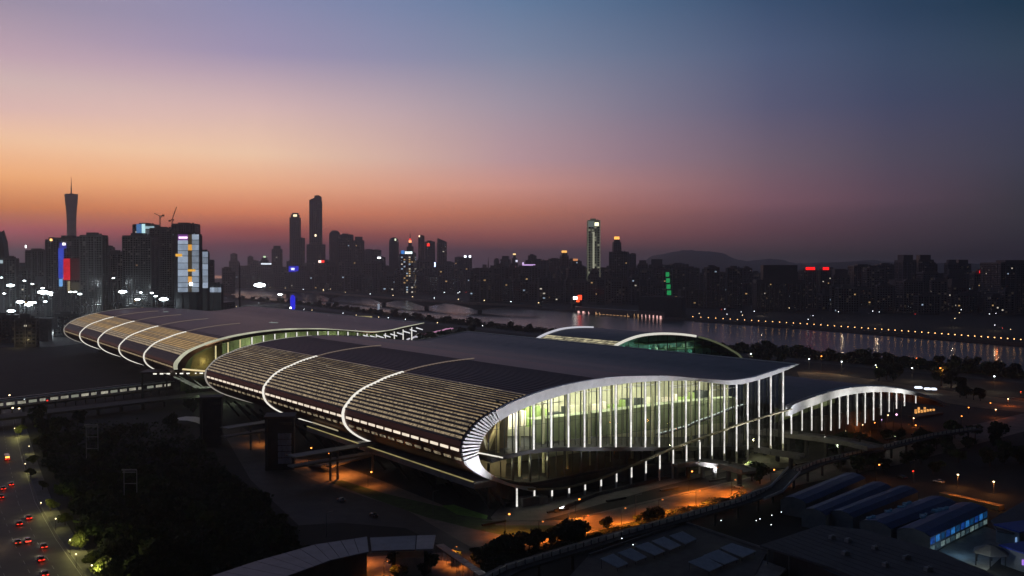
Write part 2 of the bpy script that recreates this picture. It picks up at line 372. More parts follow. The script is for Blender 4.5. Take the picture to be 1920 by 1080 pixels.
def build_roof(h, bays, lo, hi, near_style=True, solid=False):
    L_ = h.L; mb = MB(); kg = next((i for i in range(kb, len(QO)) if QO[i][0] > 62), len(QO) - 1) if not solid else len(QO) - 1
    h.sheet(QO[:kg + 1], 0.4, L_, mb); h.sheet(QI, 0.4, L_, mb, True)
    o = mb.obj('roof', ROOF, h.root)
    if kg < len(QO) - 1: mb = MB(); h.sheet(QO[kg:], .4, L_, mb); mb.obj('grey_roof', ROOFG, h.root)
    mb = MB(); h.ringstrip(QO[kb:], L_ - 1.2, L_ + .3, -1.4, .25, mb); mb.obj('rear_fascia', M('rear_fascia_paint', (.55, .6, .52), .5, var=.15), h.root)
    mb = MB(); h.ringstrip(QO[-2:], .5, L_ - 1.3, -.5, .2, mb); mb.obj('eave', M('rear_fascia_paint', (.55, .6, .52)), h.root)
    # seams: a raised standing rib at every profile step above the lit zone
    se = MB()
    for k in (range(hi + 1, hi + 19) if not solid else range(hi + 1, hi + 3)):
        h.ringstrip([QO[k], ((QO[k][0] * .87 + QO[k + 1][0] * .13), (QO[k][1] * .87 + QO[k + 1][1] * .13))], .5, L_ - .2, -.02, .18, se)
    tag(se.obj('roof_seam', SEAM, h.root), kind='stuff')
    for b in range(len(bays) - 1):
        t0, t1 = bays[b] + 1.0, bays[b + 1] - 1.0
        for k in range(lo, hi):
            (a0, z0), (a1, z1) = QO[k], QO[k + 1]
            def at(u): return (a0 + (a1 - a0) * u, z0 + (z1 - z0) * u)
            rel = (k - lo) / max(1, hi - lo); cut = .2 if solid else .45
            m = MB(); h.ringstrip([at(0), at(cut)], t0, t1, .02, .25 if solid else .42, m); m.obj('louver_blade', BLADE, h.root)
            nseg_ = 1 if solid else 6; rr = random.Random(k * 31 + b)
            for q in range(nseg_):
                u0 = t0 + (t1 - t0) * q / nseg_; u1 = t0 + (t1 - t0) * (q + 1) / nseg_ - .25
                m = MB(); h.ringstrip([at(cut), at(1)], u0, u1, .0, .09, m)
                if solid: mat = (TANH, TANH2)[rr.random() < .4] if rel > .35 else TANLO if rel > .12 else BLADE
                else: mat = (TAN, TAN2, TAN3)[rr.randrange(3)] if rel > .33 else TANLO
                m.obj('skylight_strip', mat, h.root)
        # dashed windows at the nose
        for kk, mat, fill, n in ((knose - 1, NOSEW, .74, 13), (knose - 3, NOSED, .6, 13)):
            for i in range(n):
                u0 = t0 + (t1 - t0) * i / n; u1 = u0 + (t1 - t0) / n * fill
                if solid and kk == knose - 3: continue
                m = MB(); h.ringstrip([QO[kk], tuple(QO[kk][j] * .5 + QO[kk + 1][j] * .5 for j in (0, 1))], u0, u1, .02, .3, m)
                m.obj('nose_window', mat if not solid else TANLO, h.root)
    for i, t in enumerate(bays):
        if t == 0: continue
        last = i == len(bays) - 1
        m = MB(); h.ringstrip(QO[2:hi + 1], t - .8, t + .8, .0, .6, m); m.obj('roof_rib', RIBG if last else RIBL, h.root)
        m = MB(); h.ringstrip(QO[hi:min(hi + 22, len(QO) - 6)], t - .22, t + .22, .0, .5, m); m.obj('roof_rib_tail', RIBG if last else RIBT, h.root)

def column(h, a, z0, z1, t, mat_light, w=.55, lit=(0, 1)):
    m = MB(); h_, c = (z1 - z0), None
    m.add([h.w(a - w * .5, t, z0), h.w(a + w * .5, t, z0), h.w(a + w * .5, t + w, z0), h.w(a - w * .5, t + w, z0), h.w(a - w * .8, t, z1), h.w(a + w * .8, t, z1), h.w(a + w * .8, t + w, z1), h.w(a - w * .8, t + w, z1)],
          [(0,3,2,1),(4,5,6,7),(0,1,5,4),(1,2,6,5),(2,3,7,6),(3,0,4,7)])
    c = m.obj('column', COLM, h.root)
    if mat_light:
        la, lb = z0 + h_ * lit[0], z0 + h_ * lit[1]; m = MB(); ww = w * .62
        m.add([h.w(a - ww, t - .12, la), h.w(a + ww, t - .12, la), h.w(a + ww, t - .02, la), h.w(a - ww, t - .02, la), h.w(a - ww * .8, t - .12, lb), h.w(a + ww * .8, t - .12, lb), h.w(a + ww * .8, t - .02, lb), h.w(a - ww * .8, t - .02, lb)],
              [(0,3,2,1),(4,5,6,7),(0,1,5,4),(1,2,6,5),(2,3,7,6),(3,0,4,7)])
        m.obj('column_glow', mat_light, c)  # glowing face stands in for the light washing the column
def zin(a, path=None):                     # underside height of the roof at s=a (upper branch)
    pts = path or QI; best = 0
    for (a0, z0), (a1, z1) in zip(pts, pts[1:]):
        if min(a0, a1) <= a <= max(a0, a1) and a0 != a1:
            z = z0 + (z1 - z0) * (a - a0) / (a1 - a0); best = max(best, z)
    return best

def alight(h_or_loc, target, power, sx_, sy_, col, parent=None, name='lamp_light'):
    d = bpy.data.lights.new(name, 'AREA'); d.shape = 'RECTANGLE'; d.size = sx_; d.size_y = sy_; d.energy = power; d.color = col
    o = bpy.data.objects.new(name, d); COL.objects.link(o); loc = Vector(h_or_loc)
    o.location = loc - (wl(parent) if parent else Vector((0, 0, 0)))
    if parent: o.parent = parent
    return o, d
def aim(o, v): o.rotation_euler = Vector(v).to_track_quat('-Z', 'Y').to_euler()
def plight(loc, power, col, parent=None, r=.3, name='lamp_light'):
    d = bpy.data.lights.new(name, 'POINT'); d.energy = power; d.color = col; d.shadow_soft_size = r
    o = bpy.data.objects.new(name, d); COL.objects.link(o); o.location = Vector(loc) - (wl(parent) if parent else Vector((0, 0, 0)))
    if parent: o.parent = parent
    return o

# ---- near hall
H1 = Hall('near_exhibition_hall', 'largest wave roofed exhibition hall with glowing glass gable in the foreground', P0, gdir, edir, 291)
build_roof(H1, [0, 97, 194, 291], knose + 1, kb)
# gable fascia: white band between the outer and inner curves
NR = 150
def resamp(path, n):
    d = [0]
    for a, b in zip(path, path[1:]): d.append(d[-1] + math.hypot(b[0] - a[0], b[1] - a[1]))
    out = []; j = 0
    for i in range(n):
        s_ = d[-1] * i / (n - 1)
        while j < len(d) - 2 and d[j + 1] < s_: j += 1
        t = (s_ - d[j]) / max(1e-6, d[j + 1] - d[j]); out.append((path[j][0] + (path[j + 1][0] - path[j][0]) * t, path[j][1] + (path[j + 1][1] - path[j][1]) * t))
    return out
def pair(h):
    oo = resamp(QO, NR); ii = []
    pi = resamp(QI, 400); last = 0
    for k, (a, z) in enumerate(oo):
        j = min(range(last, min(last + 25, 400)), key=lambda q: math.hypot(pi[q][0] - a, pi[q][1] - z)); last = j; ii.append(pi[j])
    ii[-1] = QI[-1]; return oo, ii
OO, II = pair(H1)
def fascia(h, k0, k1, t0, t1, name, mat, thick=None):
    mb = MB()
    for k in range(k0, k1 + 1):
        (a, z), (c, d) = OO[k], II[k]; mb.v += [h.w(a, t0 - .0, z), h.w(c, t0 - .0, d), h.w(a, t1, z), h.w(c, t1, d)]
    for k in range(k1 - k0):
        b = 4 * k; mb.f += [(b, b + 4, b + 5, b + 1), (b + 2, b + 3, b + 7, b + 6), (b, b + 2, b + 6, b + 4), (b + 1, b + 5, b + 7, b + 3)]
    n = 4 * (k1 - k0); mb.f += [(0, 1, 3, 2), (n, n + 2, n + 3, n + 1)]
    return mb.obj(name, mat, h.root)
def korow(px, py): a = gp(px, py); return min(range(NR), key=lambda i: math.hypot(OO[i][0] - a[0], OO[i][1] - a[1]))
ks0, ks1 = korow(868, 864), korow(926, 769)
fascia(H1, 0, ks0, -1.4, .4, 'fascia', FASC); fascia(H1, ks1, NR - 1, -1.4, .4, 'fascia', FASC)
fascia(H1, ks0, ks1, -.5, .4, 'fascia_backing', DARK)
# louvred white slats round the nose
path_o = resamp(OO[ks0:ks1 + 1], 17 * 4 + 1); path_i = resamp(II[ks0:ks1 + 1], 17 * 4 + 1)
for i in range(17):
    m = MB(); a, b = 4 * i, 4 * i + 2.1
    def lp(path, u): j = int(u); f_ = u - j; return tuple(path[j][q] * (1 - f_) + path[min(j + 1, len(path) - 1)][q] * f_ for q in (0, 1))
    c = [lp(path_o, a), lp(path_o, b), lp(path_i, b), lp(path_i, a)]
    m.add([H1.w(*(q[0], -1.4, q[1])) for q in c] + [H1.w(*(q[0], -.55, q[1])) for q in c], [(0,1,2,3),(7,6,5,4),(0,4,5,1),(1,5,6,2),(2,6,7,3),(3,7,4,0)])
    m.obj('fascia_slat', FASC, H1.root)

# floors and lower rim of the gable
def gline(pxs): return [gp(*p) for p in pxs]
slab = smooth_path(gline([(920,860),(945,853),(985,844),(1030,839),(1080,838),(1180,838),(1280,838),(1340,838),(1412,836)]), 6)
rim = smooth_path(gline([(985,914),(1040,914),(1095,903),(1128,892),(1175,873),(1250,841),(1330,812),(1400,788),(1478,765)]), 6)
def ribbon(h, path, t0, t1, d0, d1, name, mat, parent=None):
    m = MB(); h.ringstrip(path, t0, t1, d0, d1, m); return m.obj(name, mat, parent or h.root)
ribbon(H1, slab, -.6, 30, -1.6, 0, 'floor_slab', DARK)
RIMM = M('rim_beam', (.3, .27, .17), .5, var=.25, scale=.2)
ribbon(H1, rim, -2.4, -1.0, -.5, .1, 'rim_beam', RIMM)
# lower storey floor (y ~ 895) and rim deck behind it
low = gline([(925,893),(985,905),(1040,897),(1100,885),(1180,872),(1300,865),(1420,858)])
ribbon(H1, smooth_path(low, 6), -.4, 30, -1.0, 0, 'floor_slab', DARK)
# columns
cx = [965,998,1031,1063,1093,1123,1152,1180,1207,1233,1258,1283,1308,1332,1355,1378,1399,1420,1442,1465]
slo = lambda a, path: next((z0 + (z1 - z0) * (a - a0) / (a1 - a0) for (a0, z0), (a1, z1) in zip(path, path[1:]) if a0 <= a <= a1), path[-1][1])
SA = []
for i, x in enumerate(cx):
    a = gp(x, 800)[0]; SA.append(a); zt = zin(a) - .1; zs = slo(a, slab)
    right = x > 1300
    column(H1, a, (7 if right else zs), zt, -1.0, COLL, lit=(.0, 1))
for i, x in enumerate(cx):
    a = SA[i]; zr = slo(a, rim) if a > rim[0][0] else 8
    if x <= 1310:
        column(H1, a, 0, min(zr, 15) - .6, -1.4, COLL, w=.6, lit=(.45 if x > 970 else .05, .97))
    else: column(H1, a, 0, 7, -1.3, None, w=.6)
# slanted supports beneath the nose
for k in range(14):
    t = 3 + 21 * k
    m = MB(); m.beam(H1.w(-2, t, 0), H1.w(-12, t, 9.5), 1.2, 1.2); m.obj('slanted_support', DARK, H1.root)
    m = MB(); m.beam(H1.w(-9, t, 0), H1.w(-17, t, 10), .9, .9); m.obj('slanted_support', DARK, H1.root)
m = MB(); H1.ringstrip([(-19, 9.5), (-9, 9.2)], -1.0, 150, 0, 2.4, m); m.obj('podium_beam', CONC, H1.root)
m = MB(); H1.ringstrip([(-19.1, 11.75), (-18.4, 11.75)], 0, 150, 0.05, .3, m); m.obj('podium_light_line', E('yellow_line_light', (.9, .75, .3), .32, evar=.4, scale=.05), H1.root)
m = MB(); H1.ringstrip([(-21.0, 15), (-20.4, 14.4)], 112, 140, 0.6, .9, m); m.obj('podium_light_line', E('cream_line_light', (1, .85, .55), .4), H1.root)
# glazing: one pane per bay on the upper level and one below, with mullions
edges = [gp(920, 800)[0]] + SA + [SA[-1] + 3]
for i in range(len(edges) - 1):
    a0, a1 = edges[i], edges[i + 1]
    if a1 - a0 < .5: continue
    zt0, zt1 = zin(a0) - .15, zin(a1) - .15; b0, b1 = slo(a0, slab), slo(a1, slab)
    if i >= len(edges) - 5: b0 = b1 = 8
    T = 1.4
    m = MB(); m.add([H1.w(a0 + .1, T, b0), H1.w(a1 - .1, T, b1), H1.w(a1 - .1, T, zt1), H1.w(a0 + .1, T, zt0)], [(0, 1, 2, 3)]); m.obj('glass_pane', PANE, H1.root)
    m = MB()
    for f in (0, .33, .66): a = a0 + (a1 - a0) * f; m.beam(H1.w(a, T, b0 + .01), H1.w(a, T, zin(a) - .2), .5 if f == 0 else .16, .3, up=gdir)
    for z in (22, 30):
        if z < min(zt0, zt1): m.beam(H1.w(a0, T - .1, z), H1.w(a1, T - .1, z), .12, .12)
    m.obj('mullion', MULL, H1.root)
    lz = slo(a0, low if False else smooth_path(low, 6))
    m = MB(); m.add([H1.w(a0 + .1, T, lz), H1.w(a1 - .1, T, lz), H1.w(a1 - .1, T, b1 - 2), H1.w(a0 + .1, T, b0 - 2)], [(0, 1, 2, 3)]); m.obj('glass_pane', PANE, H1.root)
    m = MB(); m.beam(H1.w(a0, T, lz), H1.w(a0, T, b0 - 1.9), .9, .6, up=gdir); m.beam(H1.w((a0 + a1) / 2, T, lz), H1.w((a0 + a1) / 2, T, b0 - 1.9), .3, .3, up=gdir); m.obj('mullion', MULL, H1.root)
# interior: back wall, green parapet wall, brackets, floor
def back_wall(h, t, mat, a0=-14, a1=157, zb=4):
    n = 40; m = MB()
    for i in range(n + 1):
        a = a0 + (a1 - a0) * i / n; m.v += [h.w(a, t, zb), h.w(a, t, zin(a) - .25)]
    m.f = [(2 * i, 2 * i + 2, 2 * i + 3, 2 * i + 1) for i in range(n)]
    m.obj('interior_back_wall', mat, h.root)
back_wall(H1, 34, INTW)
gw = smooth_path([gp(x, y, 12) for x, y in ((1002,787),(1100,776),(1200,764),(1300,752),(1380,745))], 8)
m = MB(); b = len(m.v)
for a, z in gw: m.v += [H1.w(a, 12, z), H1.w(a, 12, z - 9 - .02 * a), H1.w(a, 18, z)]
for i in range(len(gw) - 1): k = 3 * i; m.f += [(k + 1, k + 4, k + 3, k), (k, k + 3, k + 5, k + 2)]
m.obj('balcony_wall', INTG, H1.root)
for i, (a, z) in enumerate(gw[::2]):
    m = MB(); m.beam(H1.w(a, 11.8, z - 9), H1.w(a, 11.8, z), .12, .2, up=gdir); m.obj('balcony_post', MULL, H1.root)
m = MB()
for a in range(8, 150, 12):
    m.beam(H1.w(a, 8, 9), H1.w(a, 8, zin(a) - .5), .8, .8, up=gdir)
m.obj('interior_column', INTW, H1.root)
for k in range(12):                       # stands and machinery seen through the glass
    a = 3 + k * 11; m = MB(); z = 29.5 + .0 * a
    m.box(H1.w(a + 1, 24, 27 + (k % 3)), (5 + k % 4, 3, 4 + (k * 7) % 5), rz=.62); m.box(H1.w(a + 6, 22, 29), (2, 2, 6), rz=.62)
    m.obj('exhibition_stand', [INTW, M('stand_cream', (.6, .55, .4), .6), M('stand_green', (.3, .42, .12), .6), M('stand_dark', (.05, .06, .05), .6)][k % 4], H1.root)
m = MB(); zz = gp(900, 845)[1]
m.beam(H1.w(-17, 1, 22.5), H1.w(-6, -.5, 19.5), .7, .5); m.obj('entrance_canopy', E('entrance_canopy_light', (1, .95, .8), .8), H1.root)
m = MB(); m.beam(H1.w(-9, 5, 22), H1.w(-2, 5, 36), 1.2, 1.2); m.beam(H1.w(-9, 5, 22), H1.w(-12, 5, 31), .9, .9); m.beam(H1.w(-12, 5, 31), H1.w(-3, 5, 36), .9, .9); m.beam(H1.w(-4, 5.6, 18), H1.w(-4, 5.6, 40), 2.6, 1.4); m.obj('nose_truss', INTW, H1.root)
m = MB(); m.add([H1.w(-15, 9, 13), H1.w(2, 9, 8), H1.w(4, 9, 39), H1.w(-12, 9, 31)], [(0, 1, 2, 3)]); m.obj('interior_nose_wall', M('interior_nose', (.16, .13, .08), .8, var=.2), H1.root)
# dark podium under the belly
m = MB(); q = [H1.w(4, 6, 0), H1.w(157, 6, 0), H1.w(157, 285, 0), H1.w(4, 285, 0)]; m.prism([tuple(v)[:2] for v in q], .1, 8.2); m.obj('podium', CONCD, H1.root)
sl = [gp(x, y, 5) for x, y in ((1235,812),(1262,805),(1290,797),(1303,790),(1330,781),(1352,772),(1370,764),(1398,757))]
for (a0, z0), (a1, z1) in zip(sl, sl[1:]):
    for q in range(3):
        m = MB(); u0, u1 = q / 3, q / 3 + .2; m.beam(H1.w(a0 + (a1 - a0) * u0, 5, z0 + (z1 - z0) * u0), H1.w(a0 + (a1 - a0) * u1, 5, z0 + (z1 - z0) * u1), .3, .35); m.obj('reflection_dash', E('reflection_dash_glow', (.85, 1, .95), .7), H1.root)  # white squiggle reflection in the gable, built as glowing dashes
    m = MB(); m.beam(H1.w(a0, 5.6, z0 - .8), H1.w(a1, 5.6, z1 - .8), 2.2, .5); m.obj('reflection_dash_beam', CONCD, H1.root)  # added sloping beam behind the reflection dashes
# lights in the hall
for k in range(6):
    a = 14 + 24 * k
    o, d = alight(H1.w(a, 17, zin(a) - 3.5), None, (9000, 8000, 6000, 5500, 3600, 3200)[k], 16, 10, (1, .99, .87), H1.root, 'ceiling_light'); aim(o, (edir.x * .75, edir.y * .75, -1))
    m = MB(); m.box(H1.w(a, 17, zin(a) - 3.2), (16, 1.2, .3), rz=.62); m.obj('ceiling_light_housing', WHITE, H1.root)
for k in range(5):
    a = 16 + 26 * k; o, d = alight(H1.w(a, 3, zin(a) - 2.5), None, 2600, 18, 1.5, (1, .99, .86), H1.root, 'ceiling_light'); aim(o, (edir.x, edir.y, -1.1))
    m = MB(); m.beam(H1.w(a - 9, 3, zin(a) - 2.3), H1.w(a + 9, 3, zin(a) - 2.3), .8, .25); m.obj('ceiling_light_housing', WHITE, H1.root)
for k in range(3):
    o = plight(H1.w(-4 + 9 * k, 4, 15.5), 700, (1, .9, .6), H1.root, .6)
plight(H1.w(-8, 3, 30), 500, (1, .8, .5), H1.root, .6)
# floodlights in front of the gable, aimed up at the white fascia
FLD = []
for k in range(7):
    a = -20 + 29 * k
    o, d = alight(H1.w(a, -15, .9), None, 4200 if k == 0 else 5200, 10, .8, (.95, .95, 1), H1.root, 'floodlight'); aim(o, H1.w(a, -1, 42) - H1.w(a, -15, .9)); d.spread = R(70)
    m = MB(); m.box(H1.w(a, -15, .35), (10, .9, .7), rz=.62); m.obj('floodlight_housing', DARK, H1.root)

# ---- far hall
nf = G(325, 685, 25.5); tipf = G(795, 606, 44)
gf = Vector((tipf.x - nf.x, tipf.y - nf.y, 0)); s_n, s_t = QO[knose][0], QO[-1][0]; kf = gf.length / (s_t - s_n); gf.normalize()
PF = Vector((nf.x, nf.y, 0)) - gf * (s_n * kf)
H2 = Hall('far_exhibition_hall', 'second wave roofed exhibition hall with a glowing golden nose, behind the nearest one', PF, gf, Vector((-.56, .829, 0)).normalized(), 452, ks=kf)
build_roof(H2, [0, 84, 172, 262, 356, 452], knose + 1, kb - 1, solid=True)
IIs = II; II = [tuple(o[j] * .68 + i_[j] * .32 for j in (0, 1)) for o, i_ in zip(OO, II)]
fascia(H2, korow(863, 850), NR - 1, -1.0, .4, 'fascia', E('far_fascia_glow', (.95, .95, .7), .5, evar=.3, scale=.05))  # emission stands in for floodlight falling on the far fascia
II = IIs
slab2 = [(-14, 17), (30, 15), (157, 12)]
ribbon(H2, smooth_path(slab2, 8), -.6, 30, -1.6, 0, 'floor_slab', CONCD)
for i in range(20):
    a = 2 + 8.1 * i; column(H2, a, 12, zin(a) - .1, -.8, COLY if i < 3 else COLL, w=.7)
    b_ = a + 8.1; m = MB(); m.add([H2.w(a + .1, 1.2, 12), H2.w(b_ - .1, 1.2, 12), H2.w(b_ - .1, 1.2, zin(b_) - .1 if zin(b_) else 42), H2.w(a + .1, 1.2, zin(a) - .1)], [(0, 1, 2, 3)]); m.obj('glass_pane', PANE, H2.root)
    m = MB(); m.beam(H2.w(a, 1.2, 12), H2.w(a, 1.2, zin(a) - .2), .4, .3, up=gf); m.beam(H2.w(a + 4, 1.2, 12), H2.w(a + 4, 1.2, zin(a) - .2), .15, .15, up=gf); m.obj('mullion', MULL, H2.root)
back_wall(H2, 26, INTG)
m = MB(); m.add([H2.w(-14, 5, 14), H2.w(8, 5, 12), H2.w(8, 5, 39), H2.w(-11, 5, 30)], [(0, 1, 2, 3)]); m.obj('interior_nose_wall', M('golden_nose_wall', (.45, .38, .15), .7, var=.3, scale=.3), H2.root)
m = MB(); m.beam(H2.w(-19, -1.2, 22.5), H2.w(2, -1.2, 18.5), 1.1, 1.1); m.obj('entrance_canopy', E('golden_canopy_light', (1, .8, .42), .85), H2.root)
for k in range(5):
    o, d = alight(H2.w(8 + 30 * k, 13, 38), None, 3200, 20, 8, (.9, 1, .62), H2.root, 'ceiling_light'); aim(o, (edir.x * .6, edir.y * .6, -1))
plight(H2.w(-4, 1.6, 26), 420, (1, .85, .45), H2.root, .8)
m = MB(); q = [H2.w(4, 6, 0), H2.w(157, 6, 0), H2.w(157, 440, 0), H2.w(4, 440, 0)]; m.prism([tuple(v)[:2] for v in q], .1, 10); m.obj('podium', CONCD, H2.root)
# small white fins at the right end of its gable
for k in range(9):
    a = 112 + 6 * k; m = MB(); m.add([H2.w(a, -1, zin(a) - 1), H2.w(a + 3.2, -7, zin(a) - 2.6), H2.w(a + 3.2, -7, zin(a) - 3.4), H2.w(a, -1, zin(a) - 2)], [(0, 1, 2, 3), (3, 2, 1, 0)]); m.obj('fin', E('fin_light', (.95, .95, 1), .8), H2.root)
# skylight slot and lamp on its roof
kk = kb + 18
for t, ka, kc in ((330, kb + 20, kb + 23), (86, kb + 33, kb + 37)):
    m = MB(); H2.ringstrip(QO[ka:kc], t - 3, t + 3, .05, .4, m); m.obj('roof_skylight', E('skylight_slot', (.75, .9, .85), .25), H2.root)

# ---- riverside hall (dome seen over the roof)
def arcp(h, px): return px
PR = Vector((0, 0, 0)); r0 = ray(1145, 655)
B0 = Vector((r0[0] / r0[1] * 610, 610, 0)); HR = Hall('riverside_exhibition_hall', 'rounded exhibition hall with two white arches and green glass, near the river', B0, gdir, edir, 84)
def gpr(x, y, t=0):
    d = ray(x, y); base = HR.P + HR.e * t; det = d[0] * HR.g.y - d[1] * HR.g.x; k = (base.x * HR.g.y - base.y * HR.g.x) / det
    q = Vector((d[0] * k, d[1] * k, 0)); return ((q - base).dot(HR.g), HCAM + d[2] * k)
ap = [gpr(*p) for p in ((1128,668),(1145,655),(1160,645),(1180,636),(1205,629),(1240,626),(1280,627.5),(1315,633),(1345,643),(1370,656),(1390,672))]
AP = smooth_path([(ap[0][0] - 6, 8)] + ap + [(ap[-1][0] + 6, 8)], 3)
m = MB(); HR.sheet(AP, 0.3, 84, m); m.obj('roof', ROOFG, HR.root)
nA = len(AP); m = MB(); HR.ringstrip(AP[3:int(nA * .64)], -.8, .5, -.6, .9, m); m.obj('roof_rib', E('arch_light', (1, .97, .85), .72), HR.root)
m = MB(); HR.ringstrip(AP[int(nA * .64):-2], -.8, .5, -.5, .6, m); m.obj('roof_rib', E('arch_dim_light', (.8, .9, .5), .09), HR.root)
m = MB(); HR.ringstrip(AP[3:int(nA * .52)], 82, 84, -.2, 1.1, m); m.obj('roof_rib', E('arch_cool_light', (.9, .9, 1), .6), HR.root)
for k in range(3, 16):
    m = MB(); HR.ringstrip([AP[k], tuple(AP[k][j] * .3 + AP[k + 1][j] * .7 for j in (0, 1))], 1, 81, .0, .12, m); m.obj('skylight_strip', E('riverside_skylight', (.85, .75, .45), .42, evar=.9, scale=.25), HR.root)
gl = MB(); gl.v = [HR.w(a, 1.5, z) for a, z in AP]; gl.f = [tuple(range(len(AP)))[::-1]]; gl.obj('glass_wall', glass('teal_glass', (.55, .8, .72)), HR.root)
for i in range(6, nA - 6, 3):
    a, z = AP[i]; m = MB(); m.beam(HR.w(a, 1.1, 8), HR.w(a, 1.1, z - .3), .35, .35, up=gdir); m.obj('mullion', MULL, HR.root)
for z in (22, 28, 34, 39):
    x0 = min(a for a, zz in AP if zz > z + .5); x1 = max(a for a, zz in AP if zz > z + .5)
    m = MB(); m.beam(HR.w(x0 + 30, 10, z), HR.w(x1 - 2, 10, z), 12, .9); m.obj('floor_slab', INTG, HR.root)
m = MB(); m.add([HR.w(-4, 18, 4), HR.w(134, 18, 4), HR.w(134, 18, 24), HR.w(90, 18, 40), HR.w(60, 18, 44), HR.w(20, 18, 40)], [tuple(range(6))]); m.obj('interior_back_wall', M('teal_wall', (.34, .48, .42), .8, var=.6, scale=.15), HR.root)
for k in range(3):
    for z_ in (36.5, 31, 25): o, d = alight(HR.w(22 + 26 * k, 3.4, z_), None, 700, 18, 1.2, (.7, 1, .9), HR.root, 'ceiling_light'); aim(o, (edir.x, edir.y, -.1))

rnd_ = random.Random(4)
for k in range(26):
    a = 8 + k * 3.6; z = rnd_.choice((25.5, 29, 35, 31.8)); m = MB(); m.box(HR.w(a, 9 + rnd_.uniform(-4, 5), z), (rnd_.uniform(1, 3), 1.5, rnd_.uniform(1.5, 3.5)), rz=.62); m.beam(HR.w(a, 8, z - 2), HR.w(a + rnd_.uniform(-3, 3), 8, z + rnd_.uniform(2, 5)), .4, .4)
    m.obj('exhibition_stand', [M('stand_teal', (.3, .6, .5), .6), M('stand_dark', (.05, .06, .05), .6), M('stand_cream', (.6, .55, .4), .6)][k % 3], HR.root)
# ---- low canopy hall to the right of the near hall: the rim continues into a second, smaller wave
CT = [(1474,762),(1500,751),(1530,741),(1560,732),(1590,726.5),(1620,724),(1650,724.5),(1680,728),(1710,734),(1740,743),(1758,750),(1776,758)]
CP = smooth_path([gp(*p) for p in CT], 4)
HC = Hall('low_canopy_hall', 'low arched hall with a white edge and lit columns, right of the big glass gable', P0 + gdir * 166, gdir, edir, 190)
CPl = [(a - 166, z) for a, z in CP]
m = MB(); HC.sheet(CPl, .3, 190, m); HC.sheet([(a, z - 1.6) for a, z in CPl], .3, 190, m, True); m.obj('roof', ROOFG, HC.root)
m = MB()
for i, (a, z) in enumerate(CPl):
    th = .4 + 4.4 * (1 - i / (len(CPl) - 1)) ** .8
    m.v += [HC.w(a, -1.6, z), HC.w(a, .3, z + .6), HC.w(a, -1.2, z - th), HC.w(a, .3, z - th)]
for i in range(len(CPl) - 1):
    b = 4 * i; m.f += [(b + 1, b + 5, b + 4, b), (b, b + 4, b + 6, b + 2), (b + 2, b + 6, b + 7, b + 3), (b + 3, b + 7, b + 5, b + 1)]
m.f += [(0, 2, 3, 1)]; b = 4 * (len(CPl) - 1); m.f += [(b, b + 1, b + 3, b + 2)]
m.obj('fascia', FASC, HC.root)
ccx = [(1482,813),(1502,807),(1520,807),(1539,807),(1556,807),(1572,803),(1588,795),(1605,798),(1620,793),(1636,788),(1650,778),(1665,772),(1679,766),(1694,761),(1715,756)]
zc = lambda a: slo(a, CPl)
prevA = None
for x, yb in ccx:
    a, zb = gp(x, yb); a -= 166; column(HC, a, max(zb, .2), zc(a) - 1.6, -.6, COLL, w=.55)
    if prevA is not None:
        m = MB(); m.add([HC.w(prevA, 1.2, 3), HC.w(a, 1.2, 3), HC.w(a, 1.2, zc(a) - 1.7), HC.w(prevA, 1.2, zc(prevA) - 1.7)], [(0, 1, 2, 3)]); m.obj('glass_pane', PANE, HC.root)
        m = MB(); m.beam(HC.w(a, 1.2, 3), HC.w(a, 1.2, zc(a) - 1.8), .3, .3, up=gdir); m.obj('mullion', MULL, HC.root)
    prevA = a
m = MB(); m.add([HC.w(1, 12, 14), HC.w(50, 12, 20), HC.w(50, 12, 27), HC.w(1, 12, 22)], [(0, 1, 2, 3)]); m.obj('interior_back_wall', INTG, HC.root)
m = MB(); q = [HC.w(1, 20, 0), HC.w(105, 20, 0), HC.w(105, 180, 0), HC.w(1, 180, 0)]; m.prism([tuple(v)[:2] for v in q], .1, 12); m.obj('podium', CONCD, HC.root)
for k in range(2):
    o, d = alight(HC.w(15 + 26 * k, 6, 24), None, 500, 14, 4, (1, 1, .7), HC.root, 'ceiling_light'); aim(o, (0, .3, -1))
for k in range(4):
    a = 15 + 24 * k; o, d = alight(HC.w(a, -12, 4), None, 2600, 10, .8, (1, .98, .9), HC.root, 'floodlight'); aim(o, HC.w(a, -1, 30) - HC.w(a, -12, 4)); d.spread = R(70)
    m = MB(); m.box(HC.w(a, -12, 3.5), (10, .9, .7), rz=.62); m.obj('floodlight_housing', DARK, HC.root)
def along(path, x):      # point on a polyline seen at picture column x
    for a, b in zip(path, path[1:]):
        xa, xb = 960 + FPX * a.x / a.y, 960 + FPX * b.x / b.y
        if xa <= x <= xb: t = (x - xa) / (xb - xa); t = t * a.y / (b.y + (a.y - b.y) * t); return a + (b - a) * t
    return path[-1]
